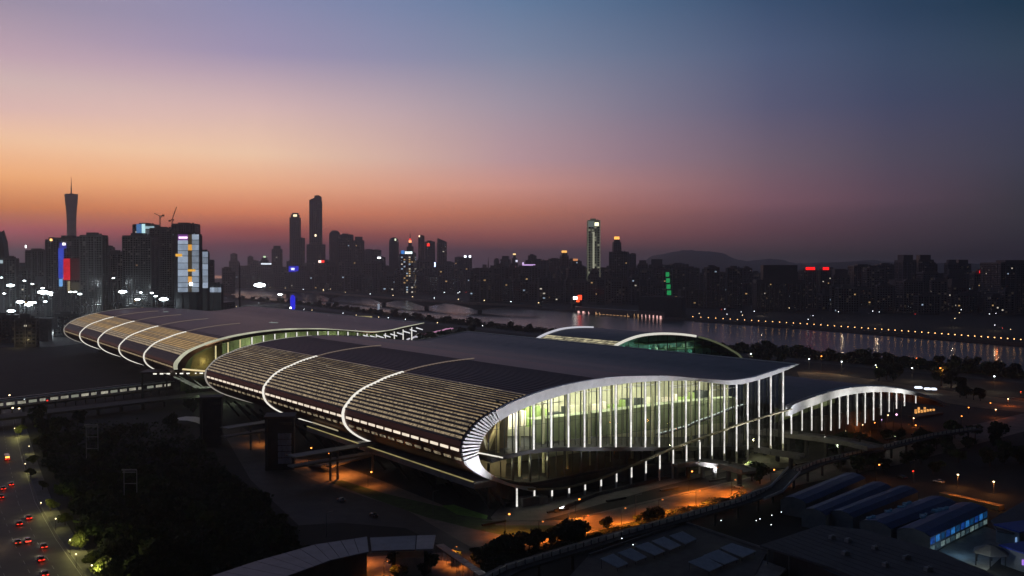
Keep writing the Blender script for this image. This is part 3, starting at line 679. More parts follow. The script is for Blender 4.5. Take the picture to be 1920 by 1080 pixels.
# ---------------------------------------------------------------- the city
BM = [M('tower_facade_grey', (.11, .1, .105), .6, var=.2, scale=.03), M('tower_facade_slate', (.07, .075, .085), .5, var=.2, scale=.03),
      M('tower_facade_brown', (.1, .085, .08), .7, var=.2, scale=.03), M('tower_facade_dark', (.05, .052, .058), .5, var=.2, scale=.03)]
LWIND = E('dim_window', (1, .75, .5), .035)
FINM = M('facade_fin', (.15, .145, .15), .6, var=.1)
def building(x0, x1, yt, Y, label, name='tower_block', mat=None, shape='box', lit=.03, step=None, rot=None, wins=True, group=None, seed=0, depth=.8, taper=1.0, litmat=None, top=None):
    if 420 < x0 < 1000: Y = max(Y, along(far, (x0 + x1) / 2).y + 90 + max(0, Y - 3300) * .4 + (120 if group else 0))
    rnd = random.Random(seed * 77 + int(x0 * 13 + yt)); a, b = D(x0, yt, Y), D(x1, yt, Y); cx_, hz = (a.x + b.x) / 2, a.z; w = abs(b.x - a.x)
    rz = rnd.uniform(-.25, .25) if rot is None else rot
    base = thing(name, label, 'building' if w < 200 else 'building', (cx_, Y, 0), group); mat = mat or rnd.choice(BM)
    dp = w * depth; we = max(w * .3, (w - dp * abs(math.sin(rz))) / math.cos(rz)); hw, hd = we / 2, dp / 2
    cs, sn = math.cos(rz), math.sin(rz)
    def P(u, v, z): return Vector((cx_ + u * cs - v * sn, Y + u * sn + v * cs, z))
    body = MB(); bz = hz
    if shape == 'box': body.prism([P(-hw, -hd, 0), P(hw, -hd, 0), P(hw, hd, 0), P(-hw, hd, 0)], 0, hz)
    elif shape == 'slant': body.prism([P(-hw, -hd, 0), P(hw, -hd, 0), P(hw, hd, 0), P(-hw, hd, 0)], 0, [hz, hz - w * .35, hz - w * .35, hz])
    elif shape == 'chamfer': body.prism([P(-hw, -hd, 0), P(hw, -hd, 0), P(hw, hd, 0), P(-hw, hd, 0)], 0, hz - w * .3); body.prism([P(-hw * .7, -hd * .7, 0), P(hw * .7, -hd * .7, 0), P(hw * .7, hd * .7, 0), P(-hw * .7, hd * .7, 0)], hz - w * .3 - .5, hz)
    elif shape == 'dome': body.lathe((cx_, Y, 0), [(hw, 0), (hw, hz - w * .45), (hw * .9, hz - w * .22), (hw * .6, hz - w * .05), (hw * .2, hz)], 14)
    elif shape == 'round': body.lathe((cx_, Y, 0), [(hw, 0), (hw, hz), (hw * .96, hz + .5)], 18)
    elif shape == 'steps':
        body.prism([P(-hw, -hd, 0), P(hw, -hd, 0), P(hw, hd, 0), P(-hw, hd, 0)], 0, hz * .8); body.prism([P(-hw * .75, -hd * .75, 0), P(hw * .75, -hd * .75, 0), P(hw * .75, hd * .75, 0), P(-hw * .75, hd * .75, 0)], hz * .8 - .2, hz * .92); body.prism([P(-hw * .4, -hd * .4, 0), P(hw * .4, -hd * .4, 0), P(hw * .4, hd * .4, 0), P(-hw * .4, hd * .4, 0)], hz * .92 - .2, hz)
    body.obj('body', mat, base)
    if shape in ('box', 'slant', 'chamfer', 'steps'):
        zt = hz - (w * .35 if shape in ('slant', 'chamfer') else hz * .2 if shape == 'steps' else 0) - 2
        # parapet, plant room on the roof, corner and bay fins
        fm = MB(); nb = max(2, int(we / 9))
        for i in range(nb + 1): u = -hw + we * i / nb; fm.box(P(u, -hd - .3, zt / 2), (.9, 1.0, zt), rz)
        nd_ = max(1, int(dp / 12))
        for sgn in (-1, 1):
            for i in range(nd_ + 1): fm.box(P(sgn * (hw + .3), -hd + .6 + (dp - 1.2) * i / nd_, zt / 2), (1.0, .9, zt), rz)
        tag(fm.obj('facade_fin', FINM if rnd.random() < .4 else mat, base), kind='stuff')
        if shape == 'box' and w * FPX / Y > 9:
            pm = MB(); pm.prism([P(-hw * .55, -hd * .5, 0), P(hw * .35, -hd * .5, 0), P(hw * .35, hd * .4, 0), P(-hw * .55, hd * .4, 0)], hz, hz + rnd.uniform(2, 5)); pm.box(P(hw * .6, 0, hz + 1.2), (3, 3, 2.6), rz)
            pm.obj('roof_plant', mat, base)
        if wins:
            st = step or max(3.6, Y / 600 * 1.0); dm = MB(); lm = {0: MB(), 1: MB(), 2: MB(), 3: MB()}
            faces = [(lambda u, z, o=.12: P(u, -hd - o, z), -hw, hw), (lambda u, z, o=.12: P(-hw - o, u, z), -hd, hd), (lambda u, z, o=.12: P(hw + o, u, z), -hd, hd)]
            for fi, (fn, u0, u1) in enumerate(faces):
                if fi == 1 and cx_ < 0: continue
                if fi == 2 and cx_ > 0: continue
                n = max(1, int((u1 - u0 - 1) / (st * 1.1))); fl = max(1, int(zt / st)); du = (u1 - u0 - 1) / n
                for i in range(n):
                    for j in range(1, fl):
                        ua = u0 + .5 + du * (i + .18); ub = ua + du * .64; za = j * st * zt / (fl * st); zb = za + st * .55
                        r = rnd.random(); tgt = dm if rnd.random() > .05 else lm[3]
                        if r < lit * (.35 if lit < .09 else 1): tgt = lm[rnd.choice((0, 1, 1, 2))]
                        tgt.quad(fn(ua, za), fn(ub, za), fn(ub, zb), fn(ua, zb))
            tag(dm.obj('window', GLASSD, base), kind='stuff')
            for k_, mt in ((0, LWIN), (1, LWINW), (2, LWINC), (3, LWIND)):
                if lm[k_].v: tag(lm[k_].obj('lit_window', litmat or mt, base), kind='stuff')
    base['_'] = 0; del base['_']
    return base, P, hw, hd, hz
def roofglow(bd, col, s, h=6, f=.8, name='crown_light'):
    base, P, hw, hd, hz = bd; m = MB(); m.prism([P(-hw * f, -hd * f, 0), P(hw * f, -hd * f, 0), P(hw * f, hd * f, 0), P(-hw * f, hd * f, 0)], hz + .05, hz + h); m.obj(name, E(name + str(col) + str(s), col, s), base)
def signp(bd, u0, u1, z0, z1, col, s, name='sign_panel', fr=.0):
    base, P, hw, hd, hz = bd; m = MB(); m.add([P(hw * u0, -hd - 1.6, hz + z0), P(hw * u1, -hd - 1.6, hz + z0), P(hw * u1, -hd - 1.6, hz + z1), P(hw * u0, -hd - 1.6, hz + z1), P(hw * u0, -hd - .9, hz + z0), P(hw * u1, -hd - .9, hz + z0), P(hw * u1, -hd - .9, hz + z1), P(hw * u0, -hd - .9, hz + z1)], [(0,1,2,3),(7,6,5,4),(0,4,5,1),(1,5,6,2),(2,6,7,3),(3,7,4,0)])
    m.obj(name, E('%s_%d_%d_%d' % (name, col[0] * 99, col[1] * 99, col[2] * 99), col, s), base)

# -- left bank cluster
bd = building(-20, 13, 430, 1700, 'dark office tower with a curved pointed sail top at the left edge', 'sail_tower', BM[1], 'box', lit=.02, rot=0, depth=.5); 
base, P, hw, hd, hz = bd
base.children[0].data = (lambda mb: (mb.mesh('body', BM[1], wl(base))))(MB().prism([P(-hw, -hd, 0), P(-hw * .4, -hd, 0), P(0, -hd, 0), P(hw * .4, -hd, 0), P(hw * .8, -hd, 0), P(hw, -hd, 0), P(hw, hd, 0), P(hw * .8, hd, 0), P(hw * .4, hd, 0), P(0, hd, 0), P(-hw * .4, hd, 0), P(-hw, hd, 0)], 0, [hz - 30, hz - 16, hz - 5, hz - 1, hz - 22, hz - 55, hz - 55, hz - 22, hz - 1, hz - 5, hz - 16, hz - 30]))
for ch in list(base.children)[1:]: bpy.data.objects.remove(ch)
signp((base, P, hw, hd, hz), .2, .9, -62, -56, (.7, .9, 1), .5)
LB = [(10,32,484,1650,'low dark block beside the pointed sail tower','box'),(31,53,496,1900,'plain low block, second from the left edge of the skyline','box'),
 (53,88,469,1800,'grey block with a small white light and crane on its roof corner','box'),(88,109,449,1750,'brown narrow tower with an orange lamp on its roof','box'),
 (107,156,446,1600,'wide dark slab below the lattice tower, with blue and red light bands','box'),(155,197,441,1500,'tall dark pleated slab right of the red lit wall','box'),
 (197,213,463,1800,'narrow dark tower just right of the tall pleated slab','box'),(200,236,474,1550,'squat dark block with a white lamp below it, left of the round tower','box'),
 (285,327,428,1700,'dark tower with a tower crane standing on its roof','box'),(326,371,420,1750,'dark tower with a slanted right shoulder behind the bright glass block','box'),
 (394,401,487,2100,'thin dim tower right of the bright glass block','box')]
BL = []
for r in LB: BL.append(building(*r[:5], shape=r[5], lit=.008, rot=0.05, depth=.7))
signp(BL[3], -.1, .3, -3, 1, (1, .5, .15), 3, 'roof_lamp')
signp(BL[2], -.98, -.85, 4, 9, (1, 1, 1), 4, 'roof_lamp')
# blue and red light bands on the wide slab
bx = BL[4]
def wallband(bd, px0, px1, y0, y1, col, s, name):
    base, P, hw, hd, hz = bd; Y = base.location.y; c0, c1 = D(px0, y1, Y - hd - 3), D(px1, y0, Y - hd - 3)
    m = MB(); m.prism([(c0.x, c0.y - .6), (c1.x, c0.y - .6), (c1.x, c0.y + .6), (c0.x, c0.y + .6)], c0.z, c1.z); m.obj(name, E(name, col, s, evar=.3, scale=.03), base)
wallband(bx, 110, 119, 465, 522, (.06, .12, 1), .45, 'blue_light_band'); wallband(bx, 112, 124, 455, 466, (.1, .1, .9), .3, 'blue_light_cap'); wallband(bx, 111, 117, 523, 537, (.2, .5, 1), .8, 'pale_blue_light_band')
wallband(bx, 119, 131, 485, 525, (1, .01, .03), .6, 'red_light_band'); wallband(bx, 132, 155, 485, 525, (.25, .01, .015), .1, 'dim_red_wall')
wallband(bx, 117, 123, 455, 460, (1, .9, .8), 4, 'white_beacon'); wallband(bx, 127, 131, 527, 548, (.9, .75, .4), .3, 'lit_stair_window'); wallband(bx, 134, 154, 530, 546, (.5, .42, .25), .08, 'lit_lobby_window')
# round dark tower with a lit blue crown tower behind
building(237, 290, 442, 1550, 'wide dark tower with a rounded left end, left of the cranes', 'round_tower', BM[3], 'box', lit=.01, rot=0, depth=.7)
cr = building(255, 294, 421, 1850, 'tower with a lit blue and white glass crown', 'crown_tower', BM[3], 'box', lit=.01, rot=0)
wallband(cr, 256, 265, 420, 440, (.15, .4, .9), .35, 'blue_crown_glass')
wallband(cr, 266, 272, 420, 441, (.6, .95, 1), .8, 'white_crown_brace'); wallband(cr, 272, 289, 424, 429, (.6, .9, 1), .5, 'white_crown_beam'); wallband(cr, 273, 288, 431, 441, (.2, .25, .27), .25, 'grey_crown_glass')
# bright glass block: panels one by one
gb = building(333, 373, 439, 1350, 'brightly lit glass office block under construction with orange hoist shaft', 'glass_office_block', BM[3], 'box', lit=0, rot=0, wins=False, depth=.8)
base, P, hw, hd, hz = gb; rnd = random.Random(3)
GP = [E('lit_glass_panel_%d' % i, c, s, evar=.2, scale=.08) for i, (c, s) in enumerate((((.5, .62, .8), .46), ((.55, .67, .85), .55), ((.46, .56, .7), .38), ((.9, .95, 1), 1.1)))]
def gpanel(x0, x1, y0, y1, mat, off=1.2, name='glass_panel'):
    Y = 1350 - hd - off; a, b = D(x0, y1, Y), D(x1, y0, Y); m = MB(); m.prism([(a.x, a.y), (b.x, a.y), (b.x, a.y + .8), (a.x, a.y + .8)], a.z, b.z); m.obj(name, mat, base)
ys_ = [439, 450, 458, 470, 480, 493, 505, 518, 530, 539, 548]
for i in range(10):
    y0, y1 = ys_[i] + .5, ys_[i + 1] - .5
    if i == 0: gpanel(333.5, 352, y0, y1 + 2, E('purple_panel', (.4, .1, .6), .35)); gpanel(335, 351, y0 + 4, y0 + 8, E('pink_sign', (1, .7, 1), 1.6), 2.2, 'sign_panel')
    else: gpanel(333.5, 352, y0, y1, GP[rnd.choice((0, 1, 2, 0))])
    gpanel(360, 372.5, y0, y1, GP[rnd.choice((0, 1, 2, 2))])
    if rnd.random() < .45: gpanel(334, 352, y1 - 1.5, y1, GP[3], 1.6, 'floor_light')
    gpanel(352.6, 359.5, y0, y1, E('hoist_shaft_orange' if i in (2, 7) else 'hoist_shaft_dim', (1, .45, .05) if i in (2, 7) else (.35, .25, .1), .8 if i in (2, 7) else .12), .9, 'shaft_bay')
gpanel(329, 341, 476, 481, E('orange_scaffold', (1, .5, .05), .9), 2.6, 'scaffold_light'); gpanel(352, 366, 505, 509, E('orange_scaffold', (1, .5, .05), .9), 2.6, 'scaffold_light'); gpanel(355, 360, 530, 535, LCOOL, 2.6, 'site_floodlight')
gb2 = building(373, 390, 471, 1420, 'pale lit glass wing on the right of the bright office block', 'glass_office_wing', BM[3], 'box', lit=0, rot=0, wins=False)
base, P, hw, hd, hz = gb2; hd += -70 * 0
for i in range(6): gpanel(373.5, 389.5, 472 + i * 11.5, 472 + i * 11.5 + 10.5, GP[(i * 2) % 3], -68)
gb3 = building(388, 416, 532, 1500, 'low lit pavilion with a flat dark roof right of the bright office block', 'low_pavilion', BM[3], 'box', lit=0, rot=0, wins=False, depth=.5)
base, P, hw, hd, hz = gb3
for i in range(4): gpanel(390 + i * 6.3, 395.5 + i * 6.3, 539, 548, GP[i % 3], -148)
# tower cranes
def crane(x, yb, yt, jx, jy, kx, ky, Y, label, luff=False):
    p0, p1, j, k = D(x, yb, Y), D(x, yt, Y), D(jx, jy, Y - 5), D(kx, ky, Y + 5)
    t = thing('tower_crane', label, 'crane', tuple(p0)); CR = M('crane_steel', (.2, .07, .04), .6, var=.1)
    m = MB(); n = max(3, int((p1.z - p0.z) / 4))
    for dx, dy in ((-.9, -.9), (.9, -.9), (.9, .9), (-.9, .9)): m.beam(p0 + Vector((dx, dy, 0)), p1 + Vector((dx, dy, 0)), .35, .35)
    for i in range(n):
        z0 = p0.z + (p1.z - p0.z) * i / n; z1 = p0.z + (p1.z - p0.z) * (i + 1) / n; s_ = 1 if i % 2 else -1
        m.beam((p0.x - .9 * s_, p0.y - .9, z0), (p0.x + .9 * s_, p0.y - .9, z1), .25, .25)
    m.obj('mast', CR, t); m = MB(); m.beam(p1, j, .9, .9); m.beam(p1 + Vector((0, 0, 5)), j, .2, .2); m.obj('jib', CR, t)
    m = MB(); m.beam(p1, k, .9, .9); m.box(k, (3, 3, 3)); m.obj('counterweight_arm', CR, t); m = MB(); m.box(p1 + Vector((1.6, 0, -1.2)), (2.4, 2.4, 2.6)); m.obj('cab', WHITE, t)
crane(300, 428, 405, 289, 400, 306, 404, 1690, 'dark hammerhead crane standing on the tower left of the red and white crane')
crane(323, 421, 411, 331, 388, 318, 414, 1740, 'red and white luffing crane with raised jib above the bright glass block')
crane(400, 548, 0 + 505, 0 + 398, 500, 402, 500, 1600, 'slim dark mast crane right of the bright glass block') if False else None
# lattice television tower with a narrow waist
Yt = 4400; T = thing('lattice_tower', 'tall hyperboloid television tower with a narrow waist and antenna mast on the left', 'tower', tuple(D(135, 505, Yt).xy) + (0,))
ct = wl(T); px_m = Yt / FPX
prof = [(135 - 124) * .98]; hgt = lambda y: D(135, y, Yt).z
pr = [(505, 12.5), (470, 9.5), (445, 8.0), (425, 7.6), (405, 8.2), (390, 9.2), (378, 10.5), (366, 11.3)]
m = MB(); m.lathe(ct, [(r * px_m * .93, max(0, hgt(y)) if i else 0) for i, (y, r) in enumerate(pr)], 24); m.obj('glass_shaft', M('tower_shaft', (.13, .12, .13), .5, var=.2, scale=.02), T, smooth=False)
hx = MB()
for k in range(24):
    for a, b in zip(range(len(pr) - 1), range(1, len(pr))):
        for sg in (0, .35):
            t0 = 2 * math.pi * k / 24 + sg * a; t1 = 2 * math.pi * k / 24 + sg * b; q0, q1 = pr[a], pr[b]
            z0, z1 = (0 if a == 0 else hgt(q0[0])), hgt(q1[0])
            hx.beam(ct + Vector((q0[1] * px_m * math.cos(t0), q0[1] * px_m * math.sin(t0), z0)), ct + Vector((q1[1] * px_m * math.cos(t1), q1[1] * px_m * math.sin(t1), z1)), 1.4, 1.4)
tag(hx.obj('lattice', M('tower_lattice', (.22, .2, .21), .5, var=.1), T), kind='stuff')
m = MB(); zt = hgt(366); m.lathe(ct + Vector((0, 0, zt)), [(11.5 * px_m, 0), (11.5 * px_m, 5), (6, 7), (4, 9)], 20); m.obj('roof_ring', BM[0], T)
m = MB(); m.tube(ct + Vector((0, 0, zt + 5)), ct + Vector((0, 0, hgt(350))), 3.6, 2.6); m.tube(ct + Vector((0, 0, hgt(350))), ct + Vector((0, 0, hgt(332))), 2.2, .8); m.obj('antenna_mast', M('antenna', (.25, .1, .09), .5), T)

# -- centre skyline across the river
def sky(x0, x1, yt, Y, label, shape='box', name='tower_block', **k): return building(x0, x1, yt, Y, label, name, None, shape, **k)
sky(433, 444, 476, 5200, 'faint narrow tower far behind, first right of the bright glass block', lit=0)
sky(464, 475, 481, 4600, 'faint narrow square tower, left of the tower with the green top light', lit=0)
b = sky(489, 503, 483, 4000, 'small tower with a bright greenish top light', 'chamfer'); roofglow(b, (.7, 1, .6), 1.2, 8, .3)
signp(sky(490, 512, 493, 3700, 'low block with a row of white sign lights on its roof'), -.9, .9, -8, -1, (.8, .9, 1), 1.5)
sky(510, 529, 461, 4300, 'grey tower with a round shouldered top left of the two tallest towers', 'chamfer')
b = building(543.5, 563.5, 408, 4200, 'second tallest tower with a stepped tapering top and a bright lamp at its crown', 'tapered_skyscraper', BM[0], 'box', lit=.004, rot=.1, step=8)
base, P, hw, hd, hz = b; m = MB(); m.prism([P(-hw * .8, -hd * .8, 0), P(hw * .8, -hd * .8, 0), P(hw * .8, hd * .8, 0), P(-hw * .8, hd * .8, 0)], hz - 1, hz + 14); m.prism([P(-hw * .55, -hd * .6, 0), P(hw * .6, -hd * .6, 0), P(hw * .6, hd * .6, 0), P(-hw * .55, hd * .6, 0)], hz + 14, hz + 22); m.obj('crown', BM[0], base)
signp(b, -.25, .45, 4, 14, (1, .85, .5), 2.2, 'crown_lamp')
sky(550, 570, 446, 4100, 'dark slab half hidden beside the tapering skyscraper')
b = building(580, 604, 376, 4400, 'tallest skyscraper with a sloping notched top', 'notched_skyscraper', BM[0], 'box', lit=.004, rot=.12, step=8)
base, P, hw, hd, hz = b; m = MB(); m.prism([P(-hw * .15, -hd * .8, 0), P(hw * .55, -hd * .8, 0), P(hw * .96, -hd * .8, 0), P(hw * .96, hd * .8, 0), P(hw * .55, hd * .8, 0), P(-hw * .15, hd * .8, 0)], hz - 1, [hz + 22, hz + 24, hz + 17, hz + 17, hz + 24, hz + 22]); m.prism([P(-hw, -hd, 0), P(-hw * .15, -hd, 0), P(-hw * .15, hd, 0), P(-hw, hd, 0)], hz - .5, [hz + .5, hz + 12, hz + 12, hz + .5]); m.obj('crown', BM[0], base)
signp(b, -.1, .15, -170, -160, (1, .8, .5), 3, 'facade_lamp')
sky(577, 608, 458, 4300, 'dark lower block in front of the tallest skyscraper')
b = building(540, 561, 499, 3500, 'block with a glowing blue roof sign and warm lit floors near the river', 'sign_tower', None, 'box', lit=.06)
signp(b, -1, 1, -26, 0, (.02, .02, .9), .7); signp(b, -.5, .2, -18, -8, (.9, .95, 1), 2.5, 'sign_letters')
b = sky(592, 612, 489, 3600, 'block with a red and white roof sign below the tallest skyscraper'); signp(b, -.6, 0, -8, 2, (1, .7, .6), 2.5); signp(b, 0, .7, -8, 2, (1, .03, .02), 1.5)
sky(617, 638, 432, 4100, 'tower with a rounded top, first right of the tallest skyscraper', 'dome')
sky(636, 661, 440, 4000, 'broad flat topped tower beside the rounded top')
sky(661, 684, 444, 4050, 'flat topped tower standing alone right of the broad one', 'chamfer')
sky(683, 700, 468, 4300, 'short square block, left one of a pair'); sky(699, 714, 469, 4200, 'short square block, right one of a pair')
b = sky(706, 722, 482, 3700, 'block with a bright white roof lamp'); signp(b, -.6, .3, -6, 0, (.9, .95, 1), 5, 'roof_lamp')
b = sky(728, 749, 445, 3900, 'tower with a rounded top and a pale lamp on its crown', 'dome'); signp(b, .1, .4, -14, -6, (.9, 1, .7), 1.5, 'crown_lamp')
b = sky(761, 777, 455, 3950, 'spired tower glowing orange and pink at the top', 'steps', 'spired_tower'); roofglow(b, (1, .35, .15), 2.2, 10, .3)
base, P, hw, hd, hz = b; m = MB(); m.tube((P(0, 0, hz + 10)), P(0, 0, hz + 45), 2.5, .4); m.obj('spire', BM[2], base); m = MB(); m.tube(P(0, 0, hz + 10), P(0, 0, hz + 17), 5, 3); m.obj('spire_light', LRED, base)
b = building(752, 779, 474, 3300, 'tower with lines of yellow lit windows and a white roof sign', 'lit_window_tower', None, 'box', lit=.28, step=8); signp(b, -.3, .8, -4, 4, (.8, 1, 1), 2, 'sign_letters'); signp(b, -.9, -.4, -4, 8, (.05, .3, .9), .8)
b = sky(784, 796, 442, 4000, 'slim tower with a small lamp on its left corner'); signp(b, -.9, -.5, -6, 1, (1, .6, .4), 3, 'roof_lamp')
b = sky(796, 816, 453, 3900, 'tower with a red round sign near its top'); signp(b, -.7, -.1, -20, -8, (1, .03, .02), 2)
b = sky(819, 838, 447, 3950, 'tower with a slanted right shoulder', 'slant'); b = sky(812, 820, 492, 3400, 'low block carrying a small vertical blue sign'); signp(b, -.3, .3, -16, 0, (.5, .6, 1), 4)
sky(853, 869, 482, 3900, 'dim block left of the one with two white roof lamps'); b = sky(868, 885, 480, 3700, 'block with a pair of white roof lamps'); signp(b, -.8, -.3, -6, 2, (.8, .85, 1), 4, 'roof_lamp'); signp(b, .3, .8, -6, 2, (.8, .85, 1), 4, 'roof_lamp')
for (x0, x1, yt, Y, lb, sh) in ((697,708,478,3900,'narrow block between the square pair and the white roof lamp','box'),(748,757,476,4100,'slim block left of the spired tower','box'),(838,852,492,3800,'low block right of the slanted tower','box'),(905,912,496,3900,'low narrow block left of the thin spire','box'),
  (925,937,484,3500,'block with rounded top, right of the thin spire','dome'),(938,958,480,3600,'dark block with a small white lamp, left of the gold topped block','chamfer'),(985,1030,488,3000,'long flat slab left of the gold crowned tower','box'),(990,1006,479,3400,'small square block rising behind the long flat slab','box'),
  (1028,1050,485,2900,'dark block with a dark bushy roof corner','box'),(1064,1080,487,3100,'block right of the gold crowned tower','box'),(1180,1193,476,3000,'block with an orange roof light right of the wide dark block','box'),
  (1195,1215,488,2700,'left half of the wide riverside apartment slab','chamfer'),(1215,1248,486,2650,'right half of the wide riverside apartment slab','chamfer'),(1256,1289,495,2800,'flat dark block in front of the hill','box'),
  (1595,1640,498,2300,'apartment slab left of the pair of rounded towers','box'),(1641,1680,496,2350,'dim apartment slab just left of the pair of rounded towers','box'),(1681,1714,478,2200,'left rounded tower of the pair on the right horizon','chamfer'),(1717,1746,478,2250,'right rounded tower of the pair on the right horizon','chamfer'),
  (1746,1756,495,2300,'low block right of the rounded pair','box'),(1774,1793,487,2200,'left peak of the twin topped block','chamfer'),(1790,1816,487,2250,'right peak of the twin topped block','chamfer'),(1854,1940,492,1900,'wide teal slab at the right edge of the skyline','box')):
    sky(x0, x1, yt, Y, lb, sh, lit=.012)
m = MB(); a = D(915.5, 510, 3800); m.tube((a.x, a.y, 0), D(915.5, 482, 3800), 7, .6); solo(m, 'spire_mast', BM[2], 'thin dark spire between the two white roof lamps and the domed block', 'spire')
b = sky(958, 971, 478, 3300, 'stepped tower with a gold lamp and pink lit floors', 'steps'); roofglow(b, (1, .7, .3), 1.6, 5, .4); signp(b, -.6, .4, -50, -42, (1, .15, .3), 1.5); signp(b, .3, .9, -25, -18, (.8, .8, 1), 1.2)
b = sky(978, 1008, 498, 2900, 'low block with purple sign lights along its roof'); signp(b, -.9, .9, 0, 4, (.8, .5, 1), .9); signp(b, -.9, -.7, 3, 10, (.8, .6, 1), 1.2)
b = sky(1050, 1066, 474, 2900, 'tower with a glowing gold crown left of the lit glass skyscraper', 'chamfer'); roofglow(b, (1, .5, .12), 1.4, 7, .6)
b = sky(1071, 1090, 489, 2800, 'block with faint orange lights on its roof'); signp(b, -.8, .2, 0, 6, (1, .4, .15), .7)
# lit glass skyscraper on the right: corner shafts and bright crown
b = building(1101.5, 1124.5, 413, 2700, 'lit glass skyscraper with bright vertical shafts standing alone on the right', 'glass_skyscraper', M('lit_glass_facade', (.13, .14, .12), .3, emis=(.55, .6, .42), es=.07, var=.3, evar=.4, scale=.05), 'box', lit=.1, rot=.0, step=7, litmat=E('skyscraper_window', (.8, .8, .55), .28))
base, P, hw, hd, hz = b
for u0, u1, s_ in ((-.22, .08, .42), (-1, -.93, .2), (.93, 1, .2)):
    m = MB(); m.prism([P(hw * u0, -hd - 2.2, 0), P(hw * u1, -hd - 2.2, 0), P(hw * u1, -hd - .8, 0), P(hw * u0, -hd - .8, 0)], 2, hz - (34 if u0 == -.22 else 2)); m.obj('light_shaft', E('light_shaft_%d' % (s_ * 100), (.85, .85, .62), s_), base)
signp(b, .1, .75, -17, -7, (1, .95, .6), 2.2, 'crown_lamp'); signp(b, -.9, 0, -20, -3, (.5, .6, .55), .22, 'crown_panel')
building(1141, 1181, 472, 2600, 'wide dark block under the orange topped tower', 'tower_block', BM[3], 'box', lit=.02)
b = sky(1149, 1164, 449, 3000, 'tower with an orange glowing top behind the wide dark block', 'chamfer'); roofglow(b, (1, .42, .08), 2.0, 9, .6); 
b = sky(1243, 1260, 508, 2300, 'block with a green lit facade by the river'); base, P, hw, hd, hz = b
for i in range(4): signp(b, -.5 + .1 * i, .3 + .15 * i, -14 - 15 * i, -3 - 15 * i, (.03, .7, .2), .4, 'green_light_panel')
b = building(1415, 1506, 497, 2000, 'broad dark hall block with a curved roof, left of the two red signs', 'curved_block', BM[3], 'chamfer', lit=.006, rot=0, depth=.3)
b = sky(1500, 1528, 506, 2100, 'slab carrying the left red roof sign'); signp(b, -.7, .7, 0, 6, (1, .01, .01), 1.6)
b = sky(1530, 1556, 506, 2120, 'slab carrying the right red roof sign'); signp(b, -.6, .5, 0, 6, (1, .01, .01), 1.6)
b = sky(1822, 1845, 512, 2000, 'low block with a tilted red roof light'); signp(b, -.2, .2, 0, 6, (1, .02, .02), 2)
# -- infill: the mass of lower blocks behind both banks
rnd = random.Random(11)
MARKS = [(30,'pointed sail tower'),(131,'lattice tower'),(353,'bright glass office block'),(553,'tapering skyscraper'),(592,'tallest skyscraper'),(648,'broad flat topped tower'),(738,'round topped tower'),(768,'spired tower'),(828,'slanted shoulder tower'),(876,'white lamp pair'),(915,'thin spire'),(964,'stepped gold lamp tower'),(1058,'gold crowned tower'),(1113,'lit glass skyscraper'),(1157,'orange topped tower'),(1252,'green lit facade'),(1330,'hill summit'),(1460,'curved roofed dark block'),(1514,'left red sign'),(1543,'right red sign'),(1617,'slab left of the rounded pair'),(1698,'left rounded tower'),(1731,'right rounded tower'),(1804,'twin topped block'),(1835,'tilted red light'),(1890,'wide slab at the right edge')]
NTH = ('first','second','third','fourth','fifth','sixth','seventh','eighth','ninth','tenth','eleventh','twelfth')
def placed(kind, xs):
    out = []; cnt = {}
    for x in sorted(xs):
        mx, nm = min(MARKS, key=lambda q: abs(q[0] - x)); out.append((x, nm, x < mx))
    res = {}
    for nm in {o[1] for o in out}:
        for side in (True, False):
            g_ = [o[0] for o in out if o[1] == nm and o[2] == side]; g_.sort(reverse=side)
            for i, x in enumerate(g_): res[x] = '%s, %s %s of the %s' % (kind, NTH[min(i, 11)], 'left' if side else 'right', nm)
    return res
def infill(n, xr, yr, Yr, wr, group, label, lit=.012):
    rs = [rnd.uniform(-.3, .3) for _ in range(n)]; xs_ = [xr[0] + (xr[1] - xr[0]) * (i + r) / n for i, r in enumerate(rs)]; labs = placed(label, xs_)
    for i in range(n):
        Y = rnd.uniform(*Yr); x = xs_[i]; w = rnd.uniform(*wr)
        if (x > 1180 and Y < 1750 - (x - 1250) * .7 + 380): Y = 1750 - (x - 1250) * .7 + rnd.uniform(380, 900)
        yt = rnd.uniform(*yr) + (Y < 3000) * 2
        if 860 < x < 1450: yt = max(yt, 494)
        building(x - w / 2, x + w / 2, yt, Y, labs[x], 'apartment_block', None, rnd.choice(('box', 'box', 'box', 'chamfer')), lit=lit * rnd.uniform(.2, 2.4), group=group, seed=i, depth=rnd.uniform(.4, .9), step=max(4.5, Y / 430))
infill(34, (425, 880), (488, 502), (3350, 3900), (12, 24), 'mid rise blocks across the river, left part', 'dark mid rise block')
infill(22, (425, 880), (508, 520), (3300, 3500), (14, 30), 'low blocks along the far shore, left part', 'low shore block')
infill(33, (890, 1260), (495, 503), (2500, 3000), (12, 26), 'mid rise blocks across the river, middle part', 'dark mid rise block', .02)
infill(26, (890, 1300), (512, 532), (2350, 2600), (14, 30), 'low blocks along the far shore, middle part', 'low shore block', .03)
infill(34, (1260, 1930), (497, 512), (2100, 2600), (18, 38), 'mid rise blocks across the river, right part', 'dark mid rise block', .014)
infill(30, (1300, 1930), (520, 552), (1750, 2000), (20, 44), 'low blocks across the river, right part', 'low shore block', .03)
infill(12, (20, 240), (500, 520), (1700, 1900), (14, 30), 'low blocks behind the floodlit yard', 'low block behind the floodlit yard', .01)

